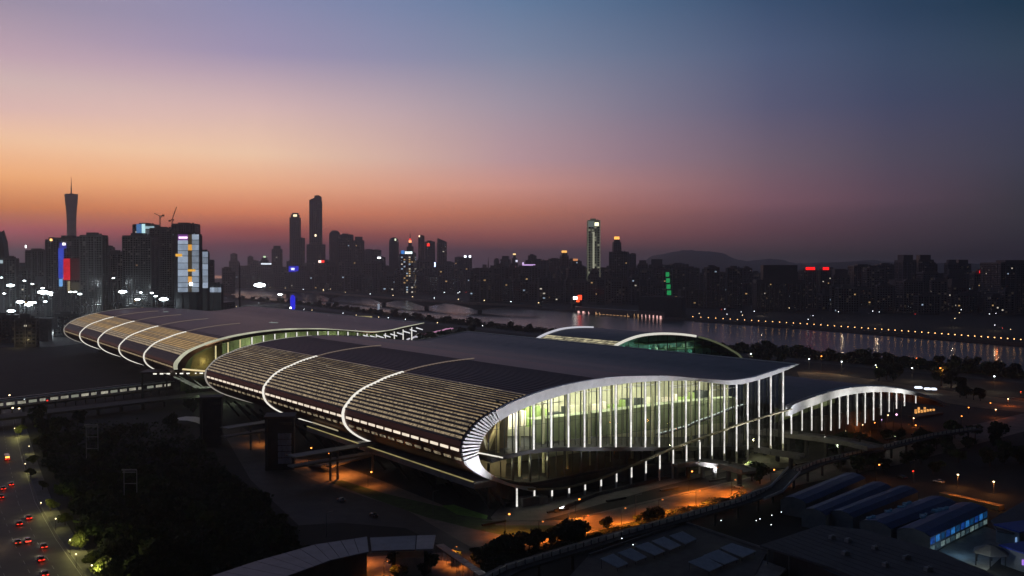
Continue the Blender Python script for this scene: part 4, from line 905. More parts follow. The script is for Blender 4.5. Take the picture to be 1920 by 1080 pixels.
# far embankment lamps with their reflections
def lampost(name, label, cat, loc, h, head, lit_mat, group=None, power=0, col=(1, .5, .2), arm=True, r=.12, hs=.35):
    t = thing(name, label, cat, loc, group); L0 = Vector(loc)
    m = MB(); m.tube(L0, L0 + Vector((0, 0, h)), r, r * .6, 6)
    if arm: m.beam(L0 + Vector((0, 0, h)), L0 + Vector((head * 1.0, 0, h + .25)), .12, .12)
    m.obj('pole', DARK, t); c = L0 + Vector((head if arm else 0, 0, h + (.1 if arm else .1)))
    m = MB(); m.lathe(c, [(hs * .4, -hs * .7), (hs, -hs * .2), (hs * .9, hs * .3), (hs * .3, hs * .6)], 8); m.obj('lamp_head', lit_mat, t)
    if power:
        sp = bpy.data.lights.new('lamp_light', 'SPOT'); sp.energy = power; sp.color = col; sp.spot_size = R(150); sp.spot_blend = .6; sp.shadow_soft_size = .25
        so = bpy.data.objects.new('lamp_light', sp); COL.objects.link(so); so.parent = t; so.location = c + Vector((0, 0, -hs - .3)) - wl(t)
    return t
EMB = E('embankment_lamp_light', (1, .5, .18), 5)
proto = None; fe = []
for i in range(len(far) - 1):
    a, b = far[i], far[i + 1]; L_ = (b - a).length; fe.append((a, b, L_))
p = along(far, 1318); q = along(far, 1935); n = 50
for i in range(n):
    t = i / (n - 1); x = 1300 + 630 * t ** .96; c = along(far, x) + Vector((0, 3, 0)); s_ = c.y / 1200
    if proto is None: proto = lampost('embankment_lamp', 'small amber lamp in the row along the far river embankment', 'street lamp', tuple(c), 3.8, 1.2, EMB, 'amber lamps along the far embankment', arm=False, hs=.75)
    else: copy_tree(proto, loc=c)
# lit riverside terraces
LT = [(1083,1089,585.5),(1092,1099,586),(1103,1106,587)] + [(1117 + 6.6 * i, 1120.8 + 6.6 * i, 587.5 + .33 * i) for i in range(10)] + [(1189 + 7 * i, 1192 + 7 * i, 591 + .55 * i) for i in range(7)] + [(1237, 1241.5, 595)]
tr = thing('riverside_terrace', 'long low riverside building with a row of glowing windows at the water', 'building', tuple(along(far, 1160)))
for x0, x1, y in LT:
    c = along(far, (x0 + x1) / 2); Yc = c.y - 4; a, b = D(x0, y + 2.6, Yc), D(x1, y - 2.6, Yc); pk = x0 > 1200 or x0 < 1110
    m = MB(); m.prism([(a.x, Yc - .5), (b.x, Yc - .5), (b.x, Yc + .5), (a.x, Yc + .5)], a.z, b.z); m.obj('window', E('terrace_window_pink' if pk else 'terrace_window', (1, .55, .5) if pk else (1, .55, .25), 1.2 if x0 < 1230 else 4), tr)
pa, pb = along(far, 1080), along(far, 1246)
m = MB(); m.prism([(pa.x, pa.y - 3), (pb.x, pb.y - 3), (pb.x, pb.y + 30), (pa.x, pa.y + 30)], -3.5, 8); m.obj('body', BM[3], tr)
a = along(far, 1200); m = MB(); m.prism([(a.x + 0, a.y + 20), (a.x + 75, a.y - 40), (a.x + 90, a.y), (a.x + 15, a.y + 60)], 0, 36); solo(m, 'gate_building', CONCD, 'blank grey riverside building behind the glowing terrace', 'building')
b = building(1070, 1090, 558, 2150, 'low building with a bright red and white sign by the river', 'sign_building', BM[3], 'box', lit=.02); signp(b, -.9, .0, -4, 3, (1, .9, .8), 4); signp(b, .1, 1, -5, 6, (1, .06, .02), 2.5); signp(b, -.2, .5, -10, -6, (1, .1, .02), 2)
# scattered far city lights on both sides: lamps on poles
rnd = random.Random(5)
SL = {}
def slamp(kind, c, h, label, group, hs=.9):
    mats = {'amber': LWARM, 'white': LWHITE, 'red': LRED, 'orange': LORANGE}
    key = (kind, round(h), round(hs, 1))
    if key in SL: 
        o = copy_tree(SL[key], loc=c); o['label'] = label; o['group'] = group; return o
    SL[key] = lampost('street_lamp', label, 'street lamp', tuple(c), h, 1.2, mats[kind], group, arm=False, hs=hs); return SL[key]
for i in range(110):
    x = rnd.uniform(425, 1915); y = 545 + (x - 425) / 1500 * 55 - abs(rnd.gauss(0, 22)) - 6 if x < 1300 else rnd.uniform(540, 598 + (x - 1300) * .05)
    if y < 522: y = 530
    c = G(x, y + 4, 0); 
    if c.y > 4500 or c.y < 900: continue
    fr = along(far, x)
    if c.y < fr.y + 25: c = fr + Vector((0, 40, 0))
    slamp(rnd.choice(('amber', 'amber', 'white', 'white', 'red')) if x > 700 else 'amber', c, 9, 'tiny lamp among the far city streets across the river', 'far city street lamps', hs=.55 * c.y / 1500)
# ---------------------------------------------------------------- trees
def leafmesh(name, seed, n, rad, mat, size, base=.9, flat=.8):
    rnd = random.Random(seed); lobes = []
    for i in range(9):
        a = rnd.uniform(0, 6.28); r = rnd.uniform(.1, .62) * rad; lobes.append((math.cos(a) * r, math.sin(a) * r, base + rad * flat * rnd.uniform(.35, 1.35), rad * rnd.uniform(.3, .52)))
    vs, fs = [], []
    for i in range(n):
        lx, ly, lz, lr = rnd.choice(lobes); v = Vector((rnd.gauss(0, 1), rnd.gauss(0, 1), rnd.gauss(0, 1))).normalized() * lr * rnd.uniform(.55, 1.05)
        c = Vector((lx, ly, lz)) + Vector((v.x, v.y, v.z * .75)); u = Vector((rnd.gauss(0, 1), rnd.gauss(0, 1), rnd.gauss(0, 1))).normalized(); w = u.orthogonal().normalized(); s_ = size * rnd.uniform(.6, 1.3)
        b = len(vs); vs += [c - u * s_ * .5, c + w * s_ * .35, c + u * s_ * .5, c - w * s_ * .35]; fs.append((b, b + 1, b + 2, b + 3))
    me = bpy.data.meshes.new(name); me.from_pydata(vs, [], fs); me.materials.append(mat); return me
def trunkmesh(seed, h, r):
    rnd = random.Random(seed); m = MB(); m.tube((0, 0, -.2), (0, 0, h * .55), r, r * .6, 6)
    for i in range(5):
        a = i * 1.256 + rnd.uniform(-.3, .3); m.tube((0, 0, h * rnd.uniform(.35, .5)), (math.cos(a) * h * .28, math.sin(a) * h * .28, h * rnd.uniform(.75, .95)), r * .4, r * .12, 5)
    return m.mesh('trunk', BARK)
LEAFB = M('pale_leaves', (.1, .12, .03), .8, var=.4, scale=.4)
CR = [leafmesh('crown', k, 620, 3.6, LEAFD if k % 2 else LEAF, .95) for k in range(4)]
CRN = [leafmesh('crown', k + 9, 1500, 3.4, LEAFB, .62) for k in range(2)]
TR = [trunkmesh(k, 6, .22) for k in range(2)]
def tree(c, s_, label, group=None, lush=False, name='tree'):
    t = thing(name, label, 'tree', tuple(c), group); t.scale = (s_, s_, s_ * random.uniform(.85, 1.15)); t.rotation_euler = (0, 0, random.uniform(0, 6.28))
    for me, nm in ((random.choice(CRN if lush else CR), 'crown'), (random.choice(TR), 'trunk')):
        o = bpy.data.objects.new(nm, me); COL.objects.link(o); o.parent = t
    return t
random.seed(21)
# riverside trees (seen against the water)
n = 120
for i in range(n):
    x = 470 + (1905 - 470) * (i + random.uniform(-.35, .35)) / n
    if 1015 < x < 1400 and random.random() < .5: continue
    c = along(near, x); k = (near[-1] - near[-2]).normalized(); off = random.uniform(12, 44)
    c = c + Vector((-.3 * off, -off, 0)); s_ = (1.1 + (c.y - 900) / 1400) * random.uniform(.9, 1.5) if x < 1000 else random.uniform(1.3, 2.3)
    tree(c, min(s_, 2.4), 'dark tree in the belt along the near river bank', 'trees along the near river bank')
for x, y, s_ in ((1662,700,2.5),(1675,702,2.3),(1648,703,2.1),(1765,712,2.4),(1783,716,2.6),(1800,722,2.0),(1440,672,2.0),(1465,674,2.2),(1422,668,1.9)):
    tree(G(x, y + 12), s_, 'large dark tree bulging out of the riverside belt', 'large trees in the riverside belt')
# dark grove in the left foreground
k = 0
for i in range(2600):
    x, y = random.uniform(70, 560), random.uniform(795, 1075)
    lim_l = 70 + max(0, (y - 850)) * .62; lim_r = 330 + (y - 795) * .95 if y > 800 else 300
    if x < lim_l or x > min(lim_r, 580): continue
    if k >= 110: break
    k += 1; tree(G(x, y), random.uniform(1.0, 1.9), 'dark tree in the unlit grove left of the stair towers', 'trees of the unlit grove')
def thicket(name, label, pts_fn, n, zmax, mat, size, cat='bushes', seed=3):
    rnd = random.Random(seed); vs, fs = [], []
    for i in range(n):
        p = pts_fn(rnd)
        if p is None: continue
        h = zmax * (.35 + .65 * abs(math.sin(p.x * .11 + math.sin(p.y * .07) * 2) * math.cos(p.y * .09 + 1.3 * math.sin(p.x * .05)))); c = Vector((p.x, p.y, rnd.uniform(.1, 1) ** .5 * h))
        u = Vector((rnd.gauss(0, 1), rnd.gauss(0, 1), rnd.gauss(0, .6))).normalized(); w = u.orthogonal().normalized(); s_ = size * rnd.uniform(.6, 1.4)
        b = len(vs); vs += [c - u * s_ * .5, c + w * s_ * .35, c + u * s_ * .5, c - w * s_ * .35]; fs.append((b, b + 1, b + 2, b + 3))
    me = bpy.data.meshes.new(name); me.from_pydata(vs, [], fs); me.materials.append(mat); return tag(link(name, me), label, cat, kind='stuff')
def grove_pt(rnd):
    x, y = rnd.uniform(70, 600), 795 + 290 * rnd.random() ** .6
    return None if (x < 74 + max(0, y - 850) * .62 or x > min(335 + max(0, y - 795) * .95, 590)) else G(x, y)
thicket('thicket', 'dense dark undergrowth between the trees of the unlit grove', grove_pt, 60000, 5.5, LEAFD, 1.5)
def bank_pt(rnd):
    x = rnd.uniform(440, 1915); c = along(near, x); o_ = rnd.uniform(4, 46)
    return None if 1020 < x < 1330 and o_ > 20 else c + Vector((-.3 * o_, -o_, 0))
thicket('hedge', 'dense dark bushes along the near river bank', bank_pt, 40000, 7, LEAFD, 2.0, seed=5)
# roadside trees on the left, some lit from below
RT = [(95,958,1.0,'roadside tree lit pale yellow, in the middle of the row along the left road'),(38,815,1.1,'yellow green lit tree at the far end of the left road'),(72,838,.9,'roadside shrub tree between the two lamps of the left road'),(62,870,.9,None),(58,895,.8,'small lit tree above the kerb of the left road'),(122,985,.9,None),(150,1030,1.0,'lit yellow green tree beside the kerb, second from the bottom edge'),(166,1010,.8,None),(192,1082,1.1,'bright green lit tree at the bottom edge, left of the grove'),(80,918,.8,None),(210,1092,1.1,None),(172,1062,.9,None)]
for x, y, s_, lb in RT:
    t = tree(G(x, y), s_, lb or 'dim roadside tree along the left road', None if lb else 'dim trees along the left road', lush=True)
for x, y, pw, h in ((92,962,900,4.5),(38,819,1500,5),(60,884,500,4),(148,1034,1100,4.5),(190,1086,1600,5),(120,990,200,4),(160,1058,300,4),(66,850,300,4)):
    c = G(x, y) + Vector((-1.2, -3.4, 0)); L_ = thing('garden_lamp', 'small pole lamp lighting the roadside trees at the left road', 'light', tuple(c), 'lamps lighting the roadside trees')
    m = MB(); m.tube(c, c + Vector((0, 0, h)), .07, .05, 6); m.obj('pole', DARK, L_); m = MB(); m.lathe(c + Vector((0, 0, h)), [(.12, 0), (.22, .15), (.1, .35)], 8); m.obj('lamp_head', LWARM, L_)
    plight(c + Vector((.5, .9, h - .3)), pw, (1, .92, .3), L_, .3)

# ---------------------------------------------------------------- left road with cars
RR = [G(20,745), G(30,800), G(45,860), G(70,940), G(110,1010), G(160,1080), G(235,1180)]
RLs = [p + Vector((-44, -14, 0)) for p in RR]
def band(a, b, z):
    m = MB(); n = len(a); m.v = [Vector((p.x, p.y, z)) for p in a] + [Vector((p.x, p.y, z)) for p in b]
    m.f = [(i, i + 1, n + i + 1, n + i)[::-1] for i in range(n - 1)]; return m
def off(path, d):
    out = []
    for i, p in enumerate(path):
        a, b = path[max(i - 1, 0)], path[min(i + 1, len(path) - 1)]; t = (b - a); t.z = 0; t.normalize(); out.append(p + Vector((t.y, -t.x, 0)) * d)
    return out
ROADA = M('road_asphalt', (.075, .066, .055), .7, var=.35, scale=.12, bump=.1)
ground(band(off(RR, 0), off(RR, 26), .02), 'road', ROADA)
ground(band(off(RR, 26), off(RR, 60), .015), 'road_verge', DIRT)
ground(band(off(RR, -5), off(RR, -.4), .016), 'pavement', PAVE)
m = MB(); a, b = off(RR, -.4), off(RR, 0)
for i in range(len(RR) - 1): m.add([(a[i].x, a[i].y, 0), (a[i+1].x, a[i+1].y, 0), (b[i+1].x, b[i+1].y, 0), (b[i].x, b[i].y, 0), (a[i].x, a[i].y, .15), (a[i+1].x, a[i+1].y, .15), (b[i+1].x, b[i+1].y, .15), (b[i].x, b[i].y, .15)], [(4,5,6,7),(3,7,6,2),(0,1,5,4)])
ground(m, 'kerb', CONC)
m = MB()
for dd in (6.5, 13, 19.5):
    c = off(RR, dd)
    for i in range(len(c) - 1):
        L_ = (c[i + 1] - c[i]).length; u = (c[i + 1] - c[i]).normalized(); k = 0
        while k < L_: p = c[i] + u * k; q = c[i] + u * min(k + 4, L_); m.beam(p + Vector((0, 0, .026)), q + Vector((0, 0, .026)), .18, .006); k += 10
ground(m, 'lane_marking', LINE)
for dd in (.8, 25): ground(band(off(RR, dd), off(RR, dd + .18), .026), 'edge_line', LINE)
rdir = (RR[2] - RR[5]).normalized()
CARP = {}
def car(x, y, label, col, braking=True, group='cars on the left road', bus=False, facing=1):
    c = G(x, y); h = rdir * facing; f = h; r_ = Vector((f.y, -f.x, 0)); t = thing('car' if not bus else 'minibus', label, 'car' if not bus else 'bus', tuple(c), group)
    Lh, Wh = (2.25, .92) if not bus else (3.6, 1.1); paint = M('car_paint_%s' % col, {'dark': (.03, .03, .035), 'red': (.25, .02, .02), 'white': (.6, .6, .6), 'grey': (.2, .2, .21)}[col], .25, metal=.3, var=.05, spec=.8)
    def P(u, v, z): return c + f * u + r_ * v + Vector((0, 0, z))
    def loft(secs, name, mat):
        m = MB()
        for (u, w, z0, z1, wt) in secs: m.v += [P(u, -w, z0), P(u, w, z0), P(u, w, (z0 + z1) / 2), P(u, wt, z1), P(u, -wt, z1), P(u, -w, (z0 + z1) / 2)]
        n = len(secs)
        for k in range(n - 1):
            for i in range(6): m.f.append((6 * k + i, 6 * k + (i + 1) % 6, 6 * k + 6 + (i + 1) % 6, 6 * k + 6 + i))
        m.f += [(0, 1, 2, 3, 4, 5)[::-1], tuple(range(6 * n - 6, 6 * n))]; return m.obj(name, mat, t)
    if not bus:
        loft([(-Lh, Wh * .9, .35, .85, Wh * .8), (-Lh + .3, Wh, .25, 1.0, Wh * .88), (-.9, Wh, .25, 1.02, Wh * .9), (1.0, Wh, .25, .95, Wh * .9), (Lh - .3, Wh * .97, .25, .8, Wh * .82), (Lh, Wh * .85, .35, .65, Wh * .7)], 'body', paint)
        loft([(-1.6, Wh * .86, .98, 1.02, Wh * .7), (-1.0, Wh * .86, .98, 1.42, Wh * .68), (.2, Wh * .86, .98, 1.46, Wh * .68), (1.1, Wh * .86, .95, .99, Wh * .72)], 'cabin_glass', GLASSD)
        m = MB(); m.beam(P(-.95, 0, 1.455), P(.15, 0, 1.485), Wh * 1.3, .03); m.obj('roof', paint, t)
    else:
        loft([(-Lh, Wh, .4, 2.5, Wh * .9), (Lh - .5, Wh, .4, 2.5, Wh * .9), (Lh, Wh * .95, .4, 1.6, Wh * .9)], 'body', paint)
        for sg in (-1, 1): m = MB(); m.beam(P(-Lh + .5, sg * (Wh + .02), 1.8), P(Lh - .8, sg * (Wh + .02), 1.8), .03, .7, ); m.obj('window', GLASSD, t)
        m = MB(); m.beam(P(-Lh - .02, -Wh * .8, 1.8), P(-Lh - .02, Wh * .8, 1.8), .05, .7); m.obj('rear_window', E('bus_rear_light', (1, .55, .1), 3), t)
    for u in (-Lh * .62, Lh * .62):
        for v in (-Wh, Wh): m = MB(); m.tube(P(u, v - .1, .32), P(u, v + .1, .32), .32, .32, 10); m.obj('wheel', DARK, t)
    for sg in (-1, 1):
        m = MB(); q = P(-Lh - .03, sg * Wh * .68, .78 if not bus else .9); m.beam(q - r_ * .27, q + r_ * .27, .1, .26); m.obj('tail_light', LRED if braking else E('dim_tail_light', (1, .05, .02), 1.5), t)
        m = MB(); q = P(Lh + .02, sg * Wh * .62, .6); m.beam(q - r_ * .16, q + r_ * .16, .06, .14); m.obj('headlight', LWIN, t)
    if braking: plight(P(-Lh - .8, 0, .6), 28, (1, .06, .03), t, .3)
    so = plight(P(Lh + 3.5, 0, .9), 60, (1, .9, .7), t, .4)
    return t
CARS = [(13,862,'red lit minibus with a glowing amber rear window, farthest up the left road','red',True,True),(6,918,'braking car at the left edge, third from the minibus','dark',True,False),(21,910,'braking car just below the minibus, right lane','grey',True,False),(2,934,'braking car cut by the left edge of the picture','dark',True,False),
 (36,984,'left one of two braking cars below the junction','dark',True,False),(54,973,'right one of two braking cars below the junction','red',True,False),(33,1019,'dark car with unlit grey roof, left lane near the bottom','grey',False,False),(52,1016,'car with white roof and red tail lights beside the dark car','white',True,False),(82,1027,'bright red tail lit car in the right lane near the kerb','dark',True,False),(77,1051,'car with orange red lights, second from the bottom','red',True,False),(84,1079,'car cut by the bottom edge of the picture','dark',True,False)]
for x, y, lb, col, br, bus in CARS: car(x, y, lb, col, br, bus=bus)
LV = off(RR, 27.5)
for k_, pw in ((0, 4500), (1, 3600), (2, 3200), (3, 2800), (4, 2800), (5, 2800)):
    c = LV[k_]; e_ = RR[0]; t = lampost('street_lamp', 'road lamp with a warm head over the left road', 'street lamp', tuple(c + Vector((0, 0, 0))), 9, 1.6, LWARM, 'warm lamps over the left road', power=pw, col=(1, .72, .42))
    bpy.data.objects[t.name].location = c

# ---------------------------------------------------------------- covered skywalk on the left
def P2(a, b, t): return a + (b - a) * t
sa, sb = G(-60, 757, 9), G(318, 714, 9); sk = thing('covered_skywalk', 'long covered skywalk with a pale roof and glowing white panels under it, left edge', 'walkway', tuple(Vector((sb.x, sb.y, 0))))
dsk = (sb - sa).normalized(); nsk = Vector((dsk.y, -dsk.x, 0))
SKR = M('skywalk_roof', (.62, .66, .64), .55, var=.25, scale=.5)
m = MB(); m.beam(sa, sb, 11, .4); m.beam(sa + nsk * 5.6 + Vector((0, 0, .1)), sb + nsk * 5.6 + Vector((0, 0, .1)), .5, .7); m.obj('roof', SKR, sk)
m = MB(); m.beam(sa + Vector((0, 0, .5)), sb + Vector((0, 0, .5)), 2.2, .5); m.obj('roof_ridge', DARK, sk)
m = MB(); m.beam(sa + Vector((0, 0, -5)), sb + Vector((0, 0, -5)), 9, 1.2); m.obj('deck', CONCD, sk)
for i in range(19):
    t0 = .045 + i * .05; a, b = P2(sa, sb, t0), P2(sa, sb, t0 + (.036 if i % 5 else .026)); o = nsk * 4.9 + Vector((0, 0, -2.2)); m = MB(); m.beam(a + o, b + o, .15, 1.7); m.obj('side_panel', E('skywalk_panel_light', (1, .96, .75), .3, evar=.5, scale=.25) if i % 4 else E('skywalk_panel_dim', (.9, .95, .75), .22), sk)
    m = MB(); q = P2(sa, sb, t0 - .007); m.beam(q + Vector((0, 0, -9)), q + Vector((0, 0, -.2)), .6, .6); m.obj('post', CONCD, sk)
# road deck that runs below the skywalk
da, db = G(-60, 790, 5), G(420, 735, 5)
m = MB(); m.beam(da, db, 16, 1.2); 
for i in range(12): q = P2(da, db, i / 11); m.beam((q.x, q.y, 0), (q.x, q.y, 4.6), 1.6, 1.6)
solo(m, 'road_bridge', CONCD, 'grey elevated road deck in front of the covered skywalk', 'bridge')
ca, cb = G(-40, 800, 5.8), G(90, 786, 5.8)
for x, y, k in ((18,753,'amber'),(46,760,'white'),(89,764,'red')): slamp(k, G(x, y + 8, 0), 7, {'amber': 'amber lamp below the left end of the skywalk', 'white': 'white lamp below the skywalk beside the far end of the road', 'red': 'red lamp in front of the skywalk'}[k], None, .55)
for x, y, lb in ((24,773,'left one of two warm lamps by the lit tree far up the road'),(36,774,'brighter right one of the two warm lamps by the lit tree')): t = slamp('amber', G(x, y + 14), 7, lb, None, .6)
plight(G(35, 785, 8), 1500, (1, .8, .4), t, .3)

# ---------------------------------------------------------------- stair towers and skybridges
def stairtower(px, y0, y1, w, label, grid=True):
    b = G(px, y1); zt = D(px, y0, b.y).z; t = thing('stair_tower', label, 'tower', tuple(b)); wd = w * b.y / FPX
    TWR = M('stair_tower_wall', (.05, .052, .06), .8, var=.3, scale=.2)
    m = MB(); m.prism([(b.x - wd / 2, b.y), (b.x + wd / 2, b.y + 1.5), (b.x + wd / 2 - 2, b.y + wd), (b.x - wd / 2 - 2, b.y + wd - 1.5)], 0, zt); m.obj('wall', TWR, t)
    m = MB(); m.prism([(b.x - wd / 2 - .6, b.y - .8), (b.x + wd / 2 + .6, b.y + .7), (b.x + wd / 2 - 1.4, b.y + wd + .6), (b.x - wd / 2 - 2.6, b.y + wd - .9)], zt + .01, zt + .9); m.obj('roof', CONCD, t)
    m = MB(); m.box((b.x - wd / 2 + .5, b.y - .35, zt / 2 - .05), (1.2, .8, zt - .2)); m.box((b.x + wd * .25, b.y + .3, zt - 2.2), (wd * .4, .9, 1.2)); m.obj('rib', CONCD, t)
    if grid:
        PAN = M('tower_window_panel', (.4, .42, .56), .4, var=.3, scale=.5)
        for i in range(4):
            for j in range(5):
                u = wd * (-.02 + .12 * i); z = zt * (.18 + .12 * j); m = MB(); m.box((b.x + u + .3, b.y + .5, z), (wd * .1, 1.4, zt * .1)); m.obj('window', PAN, t)
    return t, b, zt
t1, b1, zt1 = stairtower(395, 748, 836, 38, 'dark stair tower under the left end of the near hall', False)
t2, b2, zt2 = stairtower(524, 785, 882, 52, 'dark stair tower with a grid of window panels, in front of the near hall')
def skybridge(pa, pb, w, label, legs):
    t = thing('skybridge', label, 'walkway', (pb.x, pb.y, 0)); m = MB(); m.beam(pa, pb, w, .45); m.obj('roof', M('skybridge_roof', (.2, .19, .16), .6, var=.2, scale=.3), t)
    m = MB(); o = Vector((0, 0, -4.2)); m.beam(pa + o, pb + o, w * .75, .7); m.obj('deck', CONC, t)
    for u in legs: q = P2(pa, pb, u); m = MB(); m.beam((q.x, q.y, 0), (q.x, q.y, q.z - .3), .9, .9); m.obj('leg', CONC, t)
    return t
s1 = skybridge(G(420, 803, 13), G(556, 782, 13), 7, 'skybridge from the left stair tower to the middle one under the hall nose', (.35, .8))
s2 = skybridge(G(545, 856, 13), G(714, 829, 13), 7, 'skybridge from the panelled stair tower to the hall nose', (.42, .5, .9))
m = MB(); m.beam(G(612, 874, 3), G(700, 850, 5), 6, .8); m.beam(G(612, 874, 3), G(585, 870, .5), 5, .8); solo(m, 'ramp', CONC, 'short concrete ramp lit orange under the right skybridge', 'ramp')
# orange lamps here
OL = []
for x, y, h, pw, lb in ((486,806,7,5000,'orange lamp under the skybridge left of the panelled stair tower'),(452,795,5,500,'small orange lamp far under the left skybridge'),(380,752,9,200,'orange lamp on the side of the left stair tower'),(578,840,7,2500,'orange lamp right of the panelled stair tower'),(635,858,8,9000,'orange lamp under the right skybridge'),(690,885,6,1500,'orange lamp on the lawn edge under the hall nose'),(612,850,6,800,'orange lamp on top of the ramp')):
    c = G(x, y + (h * FPX / G(x, y + 30).y), 0); OL.append(lampost('street_lamp', lb, 'street lamp', tuple(c), h, 1.4, LORANGE, None, power=pw, col=(1, .3, .05), hs=.42))

# ---------------------------------------------------------------- plaza, lawns, service road round the near hall
def poly(px, z, name, mat): m = MB(); v = [G(x, y, z) for x, y in px]; m.v = v; ar = sum(v[i].x * v[(i + 1) % len(v)].y - v[(i + 1) % len(v)].x * v[i].y for i in range(len(v))); m.f = [tuple(range(len(v)))] if ar > 0 else [tuple(range(len(v)))[::-1]]; return ground(m, name, mat)
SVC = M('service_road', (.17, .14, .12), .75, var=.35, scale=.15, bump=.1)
poly([(412,800),(445,795),(560,868),(700,925),(800,965),(870,985),(930,1030),(905,1060),(760,990),(640,980),(560,985),(470,900)], .02, 'service_road', ASPH)
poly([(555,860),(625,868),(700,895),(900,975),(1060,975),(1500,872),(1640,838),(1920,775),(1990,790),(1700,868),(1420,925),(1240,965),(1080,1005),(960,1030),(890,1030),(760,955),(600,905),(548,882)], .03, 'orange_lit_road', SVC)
poly([(640,900),(720,925),(905,968),(940,985),(1075,985),(1040,995),(950,1005),(880,990),(800,970),(700,935),(620,905)], .04, 'lawn', GRASS)
poly([(828,948),(850,946),(915,967),(912,973),(858,965)], .06, 'lit_lawn_patch', M('lawn_lit_tint', (.12, .28, .03), .95, var=.4, scale=.4))  # green light on the lawn is put into this brighter base colour
poly([(945,942),(1060,930),(1240,886),(1480,845),(1500,850),(1250,910),(1080,958),(1000,980),(930,985),(920,970)], .05, 'plaza', PAVE)
m = MB(); wa = [G(*p) for p in ((1040,962),(1120,930),(1250,898),(1400,866),(1490,848))]
for a, b in zip(wa, wa[1:]): m.beam(a + Vector((0, 0, .7)), b + Vector((0, 0, .7)), .5, 1.4)
solo(m, 'terrace_wall', CONCD, 'low terrace wall between the glass gable columns and the orange road', 'wall')
m = MB(); a = G(975, 945); m.box(a + Vector((3, -1, 1.6)), (8, 4, 3.2), rz=.62); m.box(a + Vector((8, 1.5, 1.4)), (4, 4, 2.8), rz=.62); solo(m, 'kiosk', CONC, 'grey block under the nose columns of the glass gable', 'kiosk')
GRL = E('green_lamp', (.1, 1, .35), 3)
for x, y, lb in ((985,935,'left green light under the gable rim'),(1112,905,'right green light under the gable rim')):
    c = G(x, y) + edir * 5; t = thing('green_light', lb, 'light', tuple(c)); m = MB(); m.tube(c, c + Vector((0, 0, 3)), .15, .15); m.obj('pole', DARK, t); m = MB(); m.box(c + Vector((0, 0, 3.2)), (.6, .6, .5)); m.obj('lamp_head', GRL, t); plight(c - edir * 1.5 + Vector((0, 0, 3.2)), 700, (.05, 1, .3), t, .4)
# orange lamps along the gable road
NEARY = (1012, 1000, 968, 950, 928, 985)
OR = [(1010,1012,6,8000,'first orange lamp on the near side of the gable road, by the corridor'),(1095,1000,6,9000,'second orange lamp on the near side of the gable road'),(1235,968,6,12000,'fourth orange lamp on the near side of the gable road'),(1305,950,6,12000,'fifth orange lamp on the near side of the gable road'),(1372,928,6,12000,'sixth orange lamp on the near side of the gable road, below the ramp'),(947,965,7,5000,'orange lamp at the left end of the gable road, beside the lawn'),(1079,937,7,9000,'orange lamp on the gable road in front of the terrace wall'),(1291,885,8,12000,'tall orange lamp on the gable road below the right half of the glass gable'),(1165,985,6,12000,'third orange lamp on the near side of the gable road'),(1445,881,6,900,'small orange lamp below the canopy hall ramp'),(1642,872,7,900,'orange lamp at the junction right of the ramp')]
for x, y, h, pw, lb in OR:
    c = G(x, y + h * FPX / G(x, y + 25).y, 0) if y not in NEARY else G(x, y); lampost('street_lamp', lb, 'street lamp', tuple(c), h, 1.4, LORANGE if y not in NEARY else E('dim_orange_lamp', (1, .3, .06), 1), None, power=pw, col=(1, .25, .02), hs=.38)
for x, y, kd, pw, lb in ((1796,893,'amber',900,'left warm lamp of the pair on the right service yard'),(1863,907,'amber',900,'right warm lamp of the pair on the right service yard'),(1712,886,'red',100,'red lamp above the blue roofed sheds')):
    c = G(x, y + 20); t = slamp(kd, c, 5, lb, None, .4); plight(c + Vector((0, -1, 4)), pw, (1, .35, .08), t)
# scattered lights right of the canopy hall
for i, (x, y, kd) in enumerate([(1665,781,'amber'),(1713,787,'amber'),(1640,796,'orange'),(1717,801,'orange'),(1816,766,'orange'),(1803,783,'orange'),(1867,770,'amber'),(1890,749,'amber'),(1857,757,'orange'),(1914,735,'red'),(1585,813,'amber'),(1617,800,'amber'),(1660,814,'orange')]):
    c = G(x, y + 12); t = slamp(kd, c, 4.5, 'small lamp on the service roads right of the canopy hall', 'small lamps right of the canopy hall', .4)
    if i % 3 == 0: plight(c + Vector((0, -1, 4)), 900, (1, .22, .04), t)
for x, y, kd, h, lb in ((1517,672,'white',11,'leftmost white lamp on the riverside road'),(1540,667,'orange',13,'left one of two orange flat lamps above the riverside road'),(1578,677,'white',11,'white lamp just right of the left orange riverside lamp'),(1642,684,'white',11,'white lamp before the large riverside trees'),(1710,689,'white',10,'dim white lamp between the big riverside trees'),(1763,690,'orange',14,'right one of two orange flat lamps above the riverside road'),(1785,697,'white',10,'white lamp just right of the right orange riverside lamp'),(1864,705,'white',11,'rightmost white lamp on the riverside road'),(1408,662,'white',8,'white lamp beside the dome of the riverside hall'),(1426,664,'white',7,'small white lamp right of the dome of the riverside hall')):
    fr = G(x, y + 35); c = G(x, y + h * FPX / fr.y); t = slamp(kd, c, h, lb, None, .62); plight(c + Vector((0, -3, h - 1)), 2200, (1, .75, .5) if kd == 'white' else (1, .35, .08), t)
poly([(1495,697),(1560,700),(1700,722),(1920,752),(1990,765),(1990,780),(1840,765),(1700,745),(1500,712)], .05, 'sand_path', M('sandy_path', (.22, .17, .1), .9, var=.4, scale=.15))
